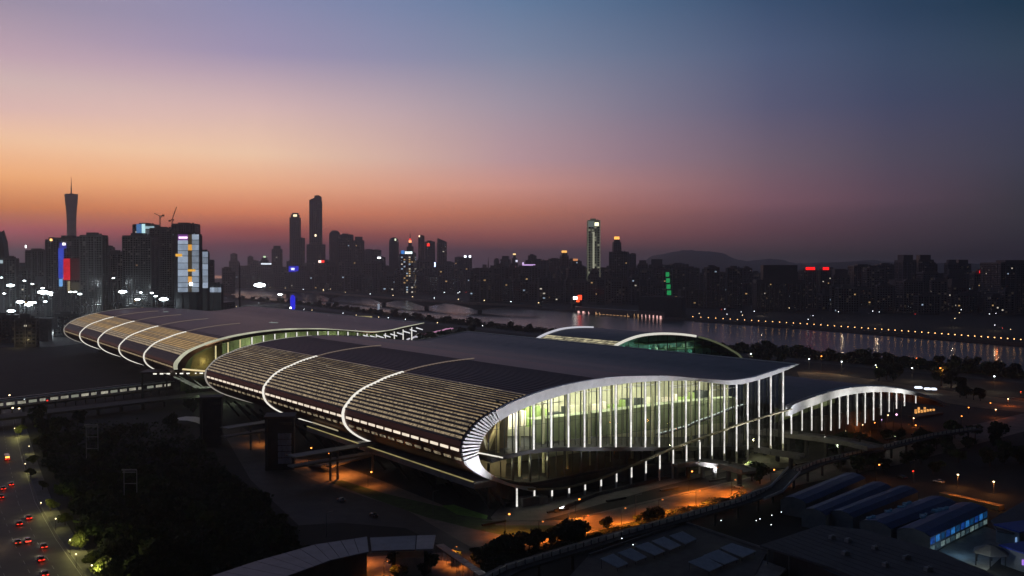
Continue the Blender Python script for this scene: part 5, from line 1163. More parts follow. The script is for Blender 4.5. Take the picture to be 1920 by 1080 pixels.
# ---------------------------------------------------------------- floodlit yard, left middle distance
YL = [(92,549,12,1),(132,547,9,.6),(141,547,8,.6),(150,551,11,.7),(85,565,12,.6),(80,540,9,.6),(20,535,16,1),(38,566,11,1),(57,567,11,.8),(64,567,11,.8),(81,548,18,1.4) ,(54,571,11,1),(21,583,11,1),(20,622,9,1.2),(92,609,9,1),(110,609,9,1.1),(54,616,8,.9),(67,616,8,.7),(121,585,9,.8),(10,602,8,.5),(1,610,8,.7),(230,547,14,1.1),(258,561,12,.9),(307,561,14,1.2),(285,549,12,.6),(292,555,12,.6),(264,548,12,.5),(213,521,14,.5),(46,526,14,.5),(61,532,14,.5),(487,535,14,1.6),(525,552,12,.8),(128,591,8,.4),(3,520,12,.4),(8,550,12,.5),(96,553,12,.5)]
seen = set()
for i, (x, y, h, s_) in enumerate(YL):
    Y0 = 1300 if y < 560 else 1150 if y < 600 else 1000
    c = D(x, y, Y0); 
    for _ in range(6): c = D(x, y, (HCAM - h) * FPX / (y - HOR)) 
    if x < 330 and c.y > 1330: c = D(x, y, 1330)
    elif c.y > 2600: c = D(x, y, 2350)
    base = Vector((c.x, c.y, 0)); hh = c.z
    t = thing('floodlight_mast', 'white floodlight mast in the yards beyond the halls on the left' if x < 400 else ('brightest white floodlight mast, on the bank by the water' if x == 487 else 'small white lamp right of the brightest mast'), 'floodlight', tuple(base), 'white floodlight masts' if x < 400 else None)
    m = MB(); m.tube(base, c, .3, .18, 6); m.beam(c - Vector((1.6, 0, 0)), c + Vector((1.6, 0, 0)), .25, .25); m.obj('pole', DARK, t)
    k = s_ * c.y / (620 if s_ >= 1 else 800)  # oversized heads: the bloom round the lamps is put into their shape
    m = MB(); m.lathe(c + Vector((0, -.3, -.5)), [(.8 * k, -.6 * k), (2.5 * k, 0), (2.1 * k, .6 * k), (.6 * k, 1. * k)], 10); m.obj('lamp_head', LCOOL, t)
    if s_ > .9 and c.y < 2000: plight(c + Vector((0, -3, -2)), 11000 * k, (.8, .95, 1), t, .6)
poly([(-60,600),(150,588),(190,640),(100,650),(-60,650)], .03, 'yard_paving', PAVE)
# yard buildings, silo-like concrete pier
b = G(83, 640); m = MB(); m.prism([(b.x - 6, b.y), (b.x + 5, b.y), (b.x + 5, b.y + 10), (b.x - 6, b.y + 10)], 0, 16); m.box((b.x, b.y + 4, 22), (22, 14, 14)); solo(m, 'water_tower', CONC, 'pale concrete tower with a wide dark head in the floodlit yard', 'tower')
for i, (x0, x1, y, Y, lb) in enumerate(((-40,40,590,1150,'low yard building at the left edge under the floodlights'),(30,70,596,1080,'low shed with pale wall in the floodlit yard'),(104,150,588,1250,'dark flat building left of the golden hall nose'),(160,430,566,1650,'long dark building behind the far hall'))):
    building(x0, x1, y, Y, lb, 'yard_building', BM[3], 'box', lit=.02, rot=0, depth=.25)
# slim masts on the bank
for x, y0, y1, Y, lb in ((449,492,572,1900,'tall thin dark mast in front of the water'),(300,0,0,0,None)):
    if lb: a, b = D(x, y0, Y), D(x, y1, Y); m = MB(); m.tube((a.x, Y, 0), a, 2.4, .8, 8); solo(m, 'mast', DARK, lb, 'mast')
c = G(549, 580); t = thing('blue_light_column', 'glowing blue rounded column on the near bank in front of the water', 'sign', tuple(c)); k = c.y / FPX
m = MB(); m.lathe(c, [(4.2 * k, 0), (4.6 * k, 6 * k), (4.8 * k, 20 * k), (3.4 * k, 25 * k), (1 * k, 27 * k)], 14); m.obj('body', E('blue_column_light', (.03, .03, 1), .75), t); m = MB(); m.box(c + Vector((-3 * k, -5 * k, 3 * k)), (3 * k, .6, 3 * k)); m.obj('white_panel', LWHITE, t)
c = G(710, 584); m = MB(); m.box(c + Vector((0, 0, 8)), (4, 4, 16)); t = solo(m, 'light_column', E('pale_column_light', (.7, .8, 1), .35), 'pale lit column on the bank right of the blue one', 'sign')
# bridge across the river, with haunched girders on piers
BPX = [(480,541,3400),(540,545,3150),(620,551,2800),(720,558.5,2420),(800,564.5,2180),(900,570,2010),(1010,575,1930)]
BP = [D(x, y, Y) for x, y, Y in BPX]; t = thing('river_bridge', 'low girder bridge crossing the river below the tallest towers', 'bridge', (BP[3].x, BP[3].y, 0))
BRM = M('bridge_concrete', (.3, .24, .2), .8, var=.25, scale=.05)
m = MB()
for a, b in zip(BP, BP[1:]): m.beam(a, b, 26, 2.4)
m.obj('deck', BRM, t); m = MB()
for a, b in zip(BP, BP[1:]):
    for o in (-13.2, 13.2): n_ = Vector((b.y - a.y, a.x - b.x, 0)).normalized() * o; m.beam(a + n_ + Vector((0, 0, 1.9)), b + n_ + Vector((0, 0, 1.9)), .4, 1.2)
m.obj('parapet', BRM, t)
for k in range(1, len(BP) - 1):
    p = BP[k]; d = (BP[k + 1] - BP[k - 1]).normalized(); m = MB()
    m.box((p.x, p.y, (p.z - 12 + WZ) / 2), (9, 14, p.z - 12 - WZ)); m.obj('pier', CONCD, t)
    m = MB(); w_ = Vector((d.y, -d.x, 0)) * 9
    for sgn in (-1, 1):
        q = p + d * (sgn * 75); m.add([p + w_ - Vector((0, 0, 1.3)), p - w_ - Vector((0, 0, 1.3)), p - w_ - Vector((0, 0, 12)), p + w_ - Vector((0, 0, 12)), q + w_ - Vector((0, 0, 1.3)), q - w_ - Vector((0, 0, 1.3)), q - w_ - Vector((0, 0, 3)), q + w_ - Vector((0, 0, 3))], [(0,1,2,3),(7,6,5,4),(3,2,6,7),(0,3,7,4),(1,5,6,2)])
    m.obj('haunch', CONCD, t)
for i in range(14):
    u = i / 13 * (len(BP) - 1.001); k = int(u); p = BP[k] + (BP[k + 1] - BP[k]) * (u - k)
    slamp('amber' if i % 3 else 'white', p + Vector((0, 0, 1)), 7, 'tiny lamp standing on the river bridge', 'lamps on the river bridge', .9)
# bright spots on the near bank behind the far hall
for x, y, kd in ((443,575,'amber'),(435,577,'white'),(485,568,'white'),(570,580,'white'),(585,582,'amber'),(643,588,'white'),(710,596,'amber'),(728,597,'white'),(760,600,'white'),(820,607,'amber'),(905,613,'white'),(676,594,'amber'),(668,592,'amber')):
    slamp(kd, G(x, y + 4), 5, 'tiny lamp on the near bank behind the halls', 'tiny lamps on the near bank', .6)
m = MB(); a, b = G(664, 605), G(696, 606); m.prism([(a.x, a.y), (b.x, b.y), (b.x, b.y + 12), (a.x, a.y + 12)], 0, 11); t = solo(m, 'pavilion', E('pavilion_light', (.9, .75, .3), .35, evar=.8, scale=.1), 'small pavilion glowing yellow behind the far hall roof', 'pavilion')

# gap between the two halls: pink and white string of lights and planting
gx = [(763,636),(778,632),(790,628),(806,624),(825,620),(842,616),(850,616)]
t = thing('light_garland', 'pink and white string of lights on the river bank seen between the two hall roofs', 'lights', tuple(G(805, 625)))
for i, (a, b) in enumerate(zip(gx, gx[1:])):
    p, q = G(a[0], a[1], 2.5), G(b[0], b[1], 2.5)
    for k in range(4):
        u, v = P2(p, q, k / 4), P2(p, q, (k + .8) / 4); m = MB(); m.beam(u + Vector((0, 0, random.uniform(-.6, .6))), v + Vector((0, 0, random.uniform(-.6, .6))), 1.6, 1.5); m.obj('lamp', E('garland_white', (.9, .85, 1), .8) if i < 2 else E('garland_pink', (1, .45, .75), .5), t)
        m = MB(); m.beam((u.x, u.y, 0), (u.x, u.y, 2.2), .3, .3); m.obj('post', DARK, t)
poly([(765,645),(800,630),(850,617),(900,619),(905,640),(850,655),(780,655)], .03, 'bank_lawn', GRASS)
for i in range(12): c = G(790 + 9 * i + random.uniform(-4, 4), 640 - 1.6 * i + random.uniform(-2, 4)); tree(c, random.uniform(1.2, 2.2), 'tree on the lawn seen between the two hall roofs', 'trees between the halls')
for x, y in ((800,640),(850,632)): plight(G(x, y, 9), 5000, (.8, 1, .7), t, 1)
# connector between the halls, with white lamps in a row
ca, cb = G(258, 699, 19), G(396, 697, 19)
t = thing('connector_roof', 'flat dark connector roof with a dashed row of white lamps between the hall noses', 'roof', (cb.x, cb.y, 0)); m = MB(); m.beam(ca + Vector((0, 10, 0)), cb + Vector((0, 10, 0)), 22, .8); m.obj('roof', M('connector_brown', (.12, .08, .06), .6, var=.2), t)
for i in range(9):
    u, v = P2(ca, cb, .22 + i * .09), P2(ca, cb, .22 + i * .09 + .045); m = MB(); m.beam(u + Vector((0, -1.2, -.8)), v + Vector((0, -1.2, -.8)), .6, .7); m.obj('lamp', E('connector_lamp', (1, .97, .85), 1.4), t)
m = MB()
for i in range(4): q = P2(ca, cb, i / 3); m.beam((q.x, q.y + 8, 0), (q.x, q.y + 8, 18.5), 1, 1)
m.obj('post', CONCD, t)
e1, e2 = G(330, 706, 14), G(372, 727, 10); m = MB(); m.beam(e1, e2, 4, .5); m.beam(e1 + Vector((4, 0, 4)), e2 + Vector((4, 0, 0)), .5, .5); m.beam(e2, G(432, 724, 10), 4, .6); t2_ = solo(m, 'escalator', E('escalator_light', (.8, .9, .7), .12, evar=.8, scale=.3), 'pale lit escalator dropping from the connector roof between the halls', 'escalator')
c = G(385, 740, 6); plight(c + Vector((0, -2, 2)), 1500, (.8, 1, .6), t2_, .5); plight(G(436, 742, 5), 1200, (.8, 1, .65), t2_, .5)
# small curved white tent by the left stair tower, and pale ground sheets
c = G(345, 800); t = thing('tent', 'small grey white tent roof left of the dark stair tower', 'tent', tuple(c)); m = MB(); k = c.y / FPX
pts = [(-34, 0), (-26, 9), (-12, 13), (6, 12), (22, 6), (30, 0)]
for j, dy in enumerate((0, 14)):
    for x, z in pts: m.v.append(c + Vector((x * k, dy, z * k * .55 + 1.5)))
m.f = [(i, i + 1, 7 + i, 6 + i) for i in range(5)]; m.obj('canopy', WHITE, t); m = MB()
for x in (-32, 28):
    for dy in (0, 13): m.beam(c + Vector((x * k, dy, 0)), c + Vector((x * k, dy, 1.6)), .2, .2)
m.obj('pole', DARK, t)
# two pale gantry frames in the dark grove
for x, y0, y1, w, lb in ((245,881,938,24,'nearer pale steel gantry frame standing in the dark grove'),(173,797,846,22,'farther dim gantry frame standing in the dark grove')):
    b = G(x, y1 + 22); k = b.y / FPX; zt = D(x, y0, b.y).z; zm = D(x, y1, b.y).z; hw = w * k / 2; t = thing('gantry_frame', lb, 'frame', tuple(b)); GM = M('gantry_paint', (.45, .45, .47), .5, var=.2)
    m = MB()
    for sx_ in (-1, 1): m.tube((b.x + sx_ * hw, b.y, 0), (b.x + sx_ * hw, b.y, zt), .16, .16, 6)
    m.obj('post', GM, t); m = MB(); m.beam((b.x - hw - .8, b.y, zt), (b.x + hw, b.y, zt), .3, .5); m.beam((b.x - hw, b.y - 1.2, zt - .6), (b.x + hw, b.y - 1.2, zt - .6), .3, .4)
    for u in (.45, .9): m.beam((b.x - hw, b.y, zt - (zt - zm) * u), (b.x + hw, b.y, zt - (zt - zm) * u), .18, .2)
    m.obj('crossbar', GM, t)

# ---------------------------------------------------------------- bottom foreground
BGR = M('blue_grey_roof', (.12, .135, .165), .5, metal=.2, var=.25, scale=.25)
def slabpoly(px, z0, z1, mat, name, parent=None, sol=None):
    v = [G(x, y, z1) for x, y in px]; m = MB(); m.prism([(p.x, p.y) for p in v], z0, z1)
    if sol: return solo(m, name, mat, *sol)
    return m.obj(name, mat, parent)
def nseg(a, b, n): return [P2(a, b, i / n) for i in range(n + 1)]
top = [(360,1092),(480,1052),(590,1021),(689,1006)]; bot = [(470,1104),(560,1072),(620,1050),(692,1034)]
t = thing('curved_warehouse', 'long building with a curved pale blue grey roof at the bottom edge', 'building', tuple(G(600, 1060)))
for i in range(3):
    for k in range(4):
        a0, a1 = [top[i][j] + (top[i+1][j] - top[i][j]) * k / 4 for j in (0, 1)], [top[i][j] + (top[i+1][j] - top[i][j]) * (k + .96) / 4 for j in (0, 1)]
        b0, b1 = [bot[i][j] + (bot[i+1][j] - bot[i][j]) * k / 4 for j in (0, 1)], [bot[i][j] + (bot[i+1][j] - bot[i][j]) * (k + .96) / 4 for j in (0, 1)]
        slabpoly([a0, a1, b1, b0], 8.6, 9, BGR, 'roof_panel', t)
slabpoly([(375,1090),(480,1056),(590,1025),(686,1010),(688,1032),(620,1048),(560,1070),(470,1102)], 0, 8.58, CONCD, 'wall', t)
slabpoly([(694,1008),(780,1004),(778,1030),(697,1033)], 7.6, 8, BGR, 'flat_canopy', None, ('flat blue grey canopy roof beside the curved warehouse', 'canopy'))
slabpoly([(782,1004),(817,1003),(812,1029),(780,1030)], 7.5, 7.9, M('pale_canopy', (.35, .33, .34), .5, var=.2), 'flat_canopy', None, ('pale end canopy roof next to the orange lit corridor', 'canopy'))
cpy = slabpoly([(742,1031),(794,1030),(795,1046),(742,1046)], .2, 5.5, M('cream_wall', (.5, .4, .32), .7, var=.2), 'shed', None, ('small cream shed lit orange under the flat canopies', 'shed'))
TRL = M('translucent_roof', (.4, .25, .2), .4, var=.3, scale=.4)
ct_ = thing('covered_corridor', 'narrow covered corridor glowing orange that slants to the bottom edge', 'walkway', tuple(G(860, 1050)))
c0, c1 = G(824, 1021, 4), G(906, 1078, 4)
for i in range(8):
    a, b = P2(c0, c1, i / 8), P2(c0, c1, (i + .93) / 8); m = MB(); m.beam(a, b, 2.6, .2); m.obj('roof_panel', TRL, ct_)
    m = MB(); m.beam((a.x - 1, a.y, 0), (a.x - 1, a.y, 3.8), .15, .15); m.beam((a.x + 1, a.y, 0), (a.x + 1, a.y, 3.8), .15, .15); m.obj('post', DARK, ct_)
for x, y, pw in ((680,1046,2500),(760,1064,3500),(850,1046,5000),(720,1075,2500)):
    c = G(x, y + 10); lampost('street_lamp', {680: 'orange lamp behind the curved warehouse end', 760: 'orange lamp before the cream shed', 850: 'orange lamp beside the covered corridor', 720: 'orange lamp at the bottom edge left of the cream shed'}[x], 'street lamp', tuple(c), 5, 1, E('dim_orange_lamp', (1, .3, .06), 1), None, power=pw, col=(1, .27, .04), hs=.25)
c = G(676, 1060); m = MB(); m.box(c + Vector((0, 0, 2)), (.5, .3, 4)); solo(m, 'lamp_panel', LWIN, 'tiny white lamp panel behind the curved warehouse', 'lamp')
poly([(650,1046),(830,1036),(905,1082),(640,1100)], .03, 'small_yard', SVC)
for i in range(62):
    u = random.random(); k = random.choice((0, 1, 2, 2, 3, 3, 4)); A = [(770,1068),(880,1050),(960,1036),(1060,1012),(1200,978),(1330,946),(1400,930)][k]; x, y = A[0] + random.gauss(0, 24), A[1] + random.gauss(0, 5)
    y = max(y, 1068 - (x - 880) * .245 - 16) if x > 880 else y
    if any((G(x, y + 4) - G(o[0], o[1])).length < 6.5 for o in OR if o[1] in NEARY): continue
    tree(G(x, y + 4), random.uniform(.45, 1.15), 'small dark tree beside the orange road, %s' % ('near the glowing corridor' if x < 900 else 'left of the tilted canopies' if x < 1090 else 'behind the tilted canopies' if x < 1270 else 'near the ramp'), 'small trees along the fenced walkway')
def wk_pt(rnd):
    x = rnd.uniform(900, 1400); y = 1090 - (x - 880) * .262 - rnd.uniform(2, 26)
    return G(x, y)
thicket('hedge', 'dark bushes along the far side of the elevated walkway', wk_pt, 9000, 2.6, LEAFD, .7, seed=8)
# benches of the balustraded elevated walkway
WP = [(880,1096),(950,1060),(1050,1030),(1150,1001),(1290,962),(1390,934),(1435,916),(1478,886),(1530,864),(1590,849),(1655,835),(1750,812),(1830,800)]
WZT = 7.5; wv = [G(x, y, WZT) for x, y in WP]; t = thing('elevated_walkway', 'elevated walkway with a panelled balustrade running from the bottom edge to the right', 'walkway', (wv[3].x, wv[3].y, 0))
PANM = M('balustrade_panel', (.8, .77, .72), .6, var=.35, scale=.5)
m = MB()
for a, b in zip(wv, wv[1:]): m.beam(a + Vector((1.5, 2.5, -1.6)), b + Vector((1.5, 2.5, -1.6)), 7, .7)
m.obj('deck', CONCD, t)
rail = []; 
for a, b in zip(wv, wv[1:]):
    L_ = (b - a).length; n = max(1, round(L_ / 3.6))
    for i in range(n):
        p, q = P2(a, b, i / n), P2(a, b, (i + 1) / n); d = q - p; m = MB(); m.beam(p + d * .08 + Vector((0, 0, -.65)), p + d * .92 + Vector((0, 0, -.65)), .12, 1.2); m.obj('balustrade_panel', PANM, t)
        m = MB(); m.beam(p + Vector((0, 0, -1.5)), p + Vector((0, 0, .15)), .3, .3); m.obj('post', DARK, t)
        rail.append(p)
m = MB()
for a, b in zip(rail, rail[1:]): m.beam(a + Vector((0, 0, .12)), b + Vector((0, 0, .12)), .16, .12)
m.obj('handrail', STEEL, t)
for p in rail[::4]: m = MB(); m.beam((p.x + 1.5, p.y + 2.5, 0), (p.x + 1.5, p.y + 2.5, WZT - 2), .8, .8); m.obj('pier', CONCD, t)
# ramp that drops from the walkway
ra, rb, rc = G(1405, 926, 7), G(1445, 912, 7.6), G(1480, 874, 8.2)
t = thing('stair_ramp', 'ramp with two pale edges beside the elevated walkway', 'ramp', tuple(G(1440, 930)))
m = MB(); m.add([G(1400,925,6.4), G(1430,932,6.4), G(1478,912,7), G(1498,884,8), G(1478,878,8), G(1448,900,7)], [(0,1,2,3,4,5)]); m.obj('deck', CONCD, t)
for e0, e1, e2 in (((1390,932),(1445,912),(1478,876)),((1432,936),(1468,920),(1500,885))):
    m = MB(); a, b, c = G(*e0, 7.2), G(*e1, 7.8), G(*e2, 8.6); m.beam(a, b, .35, .9); m.beam(b, c, .35, .9); m.obj('kerb', M('pale_edge', (.6, .6, .6), .5, var=.1), t)
m = MB(); m.beam(G(1445, 920, 0), G(1445, 920, 6), 1, 1); m.obj('pier', CONCD, t)
# viaducts right of the gable
def viaduct(px, z, w, label, par=True):
    v = [G(x, y, z) for x, y in px]; t = thing('viaduct', label, 'viaduct', (v[0].x, v[0].y, 0)); m = MB()
    for a, b in zip(v, v[1:]): m.beam(a, b, w, 1.1)
    m.obj('deck', CONC, t); m = MB()
    for a, b in zip(v, v[1:]):
        n_ = Vector((b.y - a.y, a.x - b.x, 0)).normalized()
        for s_ in (-1, 1): m.beam(a + n_ * s_ * (w / 2 + .16) + Vector((0, 0, .45)), b + n_ * s_ * (w / 2 + .16) + Vector((0, 0, .45)), .3, 2.0)
    m.obj('parapet', CONC, t)
    for a, b in zip(v, v[1:]):
        for u in (.15, .6): q = P2(a, b, u); m = MB(); m.tube((q.x, q.y, 0), (q.x, q.y, z - .5), 1, 1, 8); m.obj('pier', CONCD, t)
viaduct([(1408,808),(1470,815),(1540,823),(1600,832),(1642,842)], 9, 9, 'upper grey viaduct running right from the glass gable to the walkway')
viaduct([(1262,872),(1310,868),(1360,874),(1405,886)], 6, 7, 'short arched viaduct in front of the right half of the glass gable')
viaduct([(1412,842),(1450,850),(1505,858)], 6, 4, 'narrow deck with a yellow lit edge below the upper viaduct')
c = G(1440, 868); t = thing('round_canopy', 'pale yellowish shell canopy below the narrow deck', 'canopy', tuple(c)); m = MB(); m.lathe(c + Vector((0, 0, 0)), [(12, 0), (11, 2.2), (8, 3.8), (4, 4.7), (.5, 5)], 18); m.obj('shell', M('shell', (.5, .5, .32), .6, var=.3, scale=.2), t); plight(G(1400, 865, 8), 1800, (1, .95, .5), t, .5)
plight(G(1470, 835, 8), 900, (1, .9, .5), t, .5)
# warm cafe glow under the canopy hall's right end
c = G(1735, 778); t = thing('cafe_terrace', 'terrace with glowing amber windows under the right end of the canopy hall', 'cafe', tuple(c))
for i in range(7):
    p = G(1717 + 5.6 * i, 779 - .9 * i); m = MB(); hgt_ = (2.6, 3.6, 1.6, 3.0, 1.5, 1.3, 1.1)[i]; m.box(p + Vector((0, 0, 1.2 + hgt_ / 2)), (1.2, .5, hgt_)); m.obj('window', E('cafe_window', (1, .45, .12), .9, evar=.7, scale=1), t)
m = MB(); m.beam(G(1712, 782, .6), G(1760, 774, .6), 6, 1.1); m.obj('plinth', CONCD, t)
for x, y, cc in ((1606,796,(.8,.5,1)),(1652,788,(.5,.3,1)),(1681,778,(1,.5,.8)),(1575,806,(1,.7,.9))):
    c = G(x, y + 9); k = 'violet' if cc[0] < .9 else 'pink'; t = thing('accent_light', '%s light on the forecourt of the canopy hall, %s' % (k, {1606: 'leftmost but one', 1652: 'before the fifth column from the right', 1681: 'rightmost', 1575: 'farthest left'}[x]), 'light', tuple(c)); m = MB(); m.tube(c, c + Vector((0, 0, 2.6)), .1, .1, 6); m.obj('pole', DARK, t); m = MB(); m.lathe(c + Vector((0, 0, 2.6)), [(.3, 0), (.6, .5), (.3, 1)], 8); m.obj('lamp_head', E('accent_' + k, cc, 4), t)
for x, y, w in ((1722,728,6),(1739,730.5,5),(1751,731,4)):
    c = G(x, y + 8); m = MB(); m.box(c + Vector((0, 0, 3.6)), (w * c.y / FPX * 2, 3, 1.1)); m.box(c + Vector((0, 0, 4.3)), (w * c.y / FPX * 1.7, 2.4, .3)); solo(m, 'bus_shelter', E('shelter_light', (.8, .88, 1), 1.6), 'white lit shelter behind the canopy hall arch, %s' % {1722: 'left and largest of three', 1739: 'middle of three', 1751: 'right and smallest of three'}[x], 'shelter')

# tilted grey canopies of the car park
t = thing('car_park_roof', 'flat dark car park roof with a pale edge at the bottom', 'car park', tuple(G(1250, 1060)))
slabpoly([(1050,1100),(1105,1040),(1284,979),(1440,1030),(1400,1110)], 0, 5.2, CONCD, 'deck', t)
m = MB(); m.beam(G(1284,979,5.6), G(1438,1030,5.6), .5, .6); m.beam(G(1284,979,5.6), G(1105,1040,5.6), .5, .6); m.obj('edge_beam', CONC, t)
TC = M('tilted_canopy', (.5, .52, .56), .5, metal=.1, var=.2, scale=.5)
TL = [((1255,1004),(1280,996),(1306,1010),(1285,1020)),((1222,1014),(1245,1006),(1277,1022),(1256,1031)),((1190,1024),(1215,1016),(1247,1033),(1228,1041)),((1158,1036),(1183,1027),(1213,1044),(1192,1052)),((1125,1047),(1150,1038),(1178,1056),(1158,1064)),
      ((1290,1053),(1320,1042),(1355,1060),(1330,1071)),((1318,1041),(1347,1030),(1385,1048),(1358,1058)),((1350,1027),(1372,1018),(1418,1033),(1392,1045))]
for i, q in enumerate(TL):
    v = [G(q[0][0], q[0][1], 8.2), G(q[1][0], q[1][1], 8.2), G(q[2][0], q[2][1], 6.4), G(q[3][0], q[3][1], 6.4)]; c = sum(v, Vector()) / 4; tt = thing('tilted_canopy', 'tilted grey car park canopy, %s' % (('first', 'second', 'third', 'fourth', 'fifth')[i] + ' of the left row from the walkway' if i < 5 else ('left', 'middle', 'right')[i - 5] + ' of the folded group of three'), 'canopy', (c.x, c.y, 5.3), 'tilted canopies on the car park roof')
    m = MB(); m.add(v + [p - Vector((0, 0, .15)) for p in v], [(0,1,2,3)[::-1],(4,5,6,7),(0,1,5,4),(1,2,6,5),(2,3,7,6),(3,0,4,7)]); m.obj('sheet', TC, tt)
    m = MB(); 
    for p in v: m.beam((p.x * .9 + c.x * .1, p.y * .9 + c.y * .1, 5.2), (p.x * .9 + c.x * .1, p.y * .9 + c.y * .1, p.z - .3), .12, .12)
    m.obj('post', DARK, tt)
for x, y in ((1166,1016),(1187,1028),(1352,982),(1418,982),(1465,966),(1446,990),(1425,979),(1447,972)): slamp('white', G(x, y, 5.3), 1, 'pin sized white light on or beside the car park', 'pin sized white lights by the car park', .14)
slabpoly([(1335,1084),(1430,1050),(1475,1066),(1440,1100)], 4.4, 5, CONC, 'flat_canopy', None, ('lower grey flat roof at the bottom edge beside the large roof', 'roof'))
# large flat roof
t = thing('flat_roof_hall', 'large low hall with a plain dark grey flat roof at the bottom right', 'building', tuple(G(1600, 1070)))
FR = M('flat_roof_felt', (.1, .1, .105), .8, var=.2, scale=.15)
slabpoly([(1425,1022),(1540,984),(1620,993),(1760,1033),(1880,1085),(1900,1120),(1700,1120),(1560,1064)], 9.4, 10, FR, 'roof', t)
slabpoly([(1450,1024),(1540,992),(1620,1000),(1750,1040),(1860,1090),(1700,1125),(1560,1074)], 0, 9.38, DARK, 'wall', t)
for x, y in ((1440,1030),(1481,1043),(1535,1058)): a = G(x, y, 9.4); m = MB(); m.beam((a.x, a.y + .5, 0), (a.x, a.y + .5, 9.3), .35, .35); m.obj('post', STEEL, t)
slabpoly([(1858,975),(1935,930),(1960,980),(1900,1000),(1870,995)], 4.5, 5, FR, 'flat_canopy', None, ('plain dark roof at the right edge behind the hexagonal roof', 'roof'))
# blue roofed sheds
def shed(x0, y0, x1, y1, w, label, z=5.5, lit=False):
    a, b = G(x0, y0, z), G(x1, y1, z); d = (b - a).normalized(); n_ = Vector((d.y, -d.x, 0)); L_ = (b - a).length; g0 = Vector((a.x, a.y, 0)); t = thing('blue_shed', label, 'shed', tuple(g0), 'sheds with blue metal roofs')
    m = MB(); prof = [(-w / 2, 0), (-w / 2, z), (-w * .3, z + 1.1), (0, z + 1.6), (w * .3, z + 1.1), (w / 2, z), (w / 2, 0)]
    ends = []
    for u in (.15, L_ - .15):
        for (s_, h) in prof: ends.append(g0 + d * u + n_ * s_ * .97 + Vector((0, 0, max(0, h - .12))))
    m.v = ends; m.f = [tuple(range(7))[::-1], tuple(range(7, 14)), (0, 1, 8, 7), (6, 13, 12, 5)]; m.obj('wall', M('shed_wall', (.22, .24, .26), .7, var=.2), t)
    nb = max(2, int(L_ / 4))
    for i in range(nb):
        m = MB(); u0, u1 = L_ * i / nb + .03, L_ * (i + 1) / nb - .03
        pr = prof[1:6]
        for u in (u0, u1):
            for (s_, h) in pr: m.v.append(g0 + d * u + n_ * s_ * 1.04 + Vector((0, 0, h)))
        m.f = [(k, k + 1, 5 + k + 1, 5 + k) for k in range(4)]
        for k in range(4): pass
        m.obj('roof_panel', BLUE, t)
    if lit:
        for i in range(12):
            for j, (z0, z1) in enumerate(((2.9, 5.0), (.6, 2.2))):
                u = L_ * (i + .1) / 12; p = g0 + d * u + n_ * (w / 2 * .97 + .06); m = MB(); q = p + d * (L_ / 12 * .78)
                m.add([p + Vector((0, 0, z0)), q + Vector((0, 0, z0)), q + Vector((0, 0, z1)), p + Vector((0, 0, z1))], [(0,1,2,3),(3,2,1,0)]); m.obj('window', E('blue_window_%d' % (i % 3 + j * 3), ((.02, .15, .75), (.04, .3, .9), (.02, .2, .6), (.3, .5, .55), (.15, .3, .4), (.4, .6, .6))[i % 3 + j * 3], (.22, .3, .14, .16, .1, .22)[i % 3 + j * 3], evar=.6, scale=.8), t)
    return t
shed(1487,940,1600,893,10,'blue shed farthest left with a pale end wall'); shed(1525,962,1650,910,9,'second blue shed from the left, next to the farthest left one')
shed(1576,966,1700,918,9,'plain blue shed in the middle of the group'); shed(1640,985,1765,938,11,'blue shed with a rounded pale end wall in the middle')
shed(1712,1000,1822,950,11,'front blue shed with rows of glowing blue windows on its side', lit=True)
for i, (x, y) in enumerate(((1632,972),(1665,960),(1690,952),(1700,945),(1730,968),(1755,958),(1770,955))):
    c = G(x, y, 6.5); m = MB(); m.box(c, (2.4, 1.6, 1.0), rz=.5 + i); m.box(c + Vector((1.2, .5, .5)), (1.2, .8, .8), rz=i); solo(m, 'roof_unit', E('roof_unit_blue', (.05, .2, .5), .04, evar=.9, scale=.9), 'small bluish lit plant unit on the blue shed roofs', 'roof unit', 'lit plant units on the shed roofs')
poly([(1755,1035),(1840,985),(1915,1010),(1850,1070)], .05, 'concrete_yard', M('pale_yard', (.3, .3, .27), .8, var=.3, scale=.3))
c = G(1858, 1060); t = thing('hexagonal_pavilion', 'dark hexagonal roofed pavilion near the right edge', 'pavilion', tuple(c)); m = MB(); m.lathe(c, [(5.5, 4), (5.2, 4.3), (1, 6.2)], 6); m.obj('roof', FR, t)
for i in range(6): a = i * math.pi / 3; m = MB(); m.beam(c + Vector((4.6 * math.cos(a), 4.6 * math.sin(a), 0)), c + Vector((4.6 * math.cos(a), 4.6 * math.sin(a), 4)), .25, .25); m.obj('post', DARK, t)
for x, y, lb in ((1900,1020,'upper blue roofed block at the right edge'),(1912,1062,'lower blue roofed block with violet light at the right edge')):
    v = G(x, y); t = thing('blue_block', lb, 'building', tuple(v)); m = MB(); m.box(v + Vector((3, 0, 2.8)), (13, 9, 5.6), rz=.35); m.obj('wall', M('shed_wall', (.22, .24, .26)), t); m = MB(); m.box(v + Vector((3, 0, 5.8)), (14, 10, .4), rz=.35); m.obj('roof', M('vivid_blue_roof', (.02, .05, .4), .5, var=.2), t)
    m = MB(); m.box(v + Vector((-1, -5.2, 3)), (3, .3, 1.6), rz=.35); m.obj('window', E('violet_window', (.5, .25, 1), .8) if y > 1040 else E('sky_blue_window', (.3, .55, 1), .5), t)
c = G(1835, 1035, 6); plight(c, 700, (.9, 1, .85), t, .4); plight(G(1890, 1040, 8), 500, (.3, .45, 1), t, .4); plight(G(1800, 1020, 4), 260, (.3, .6, 1), t, .4)
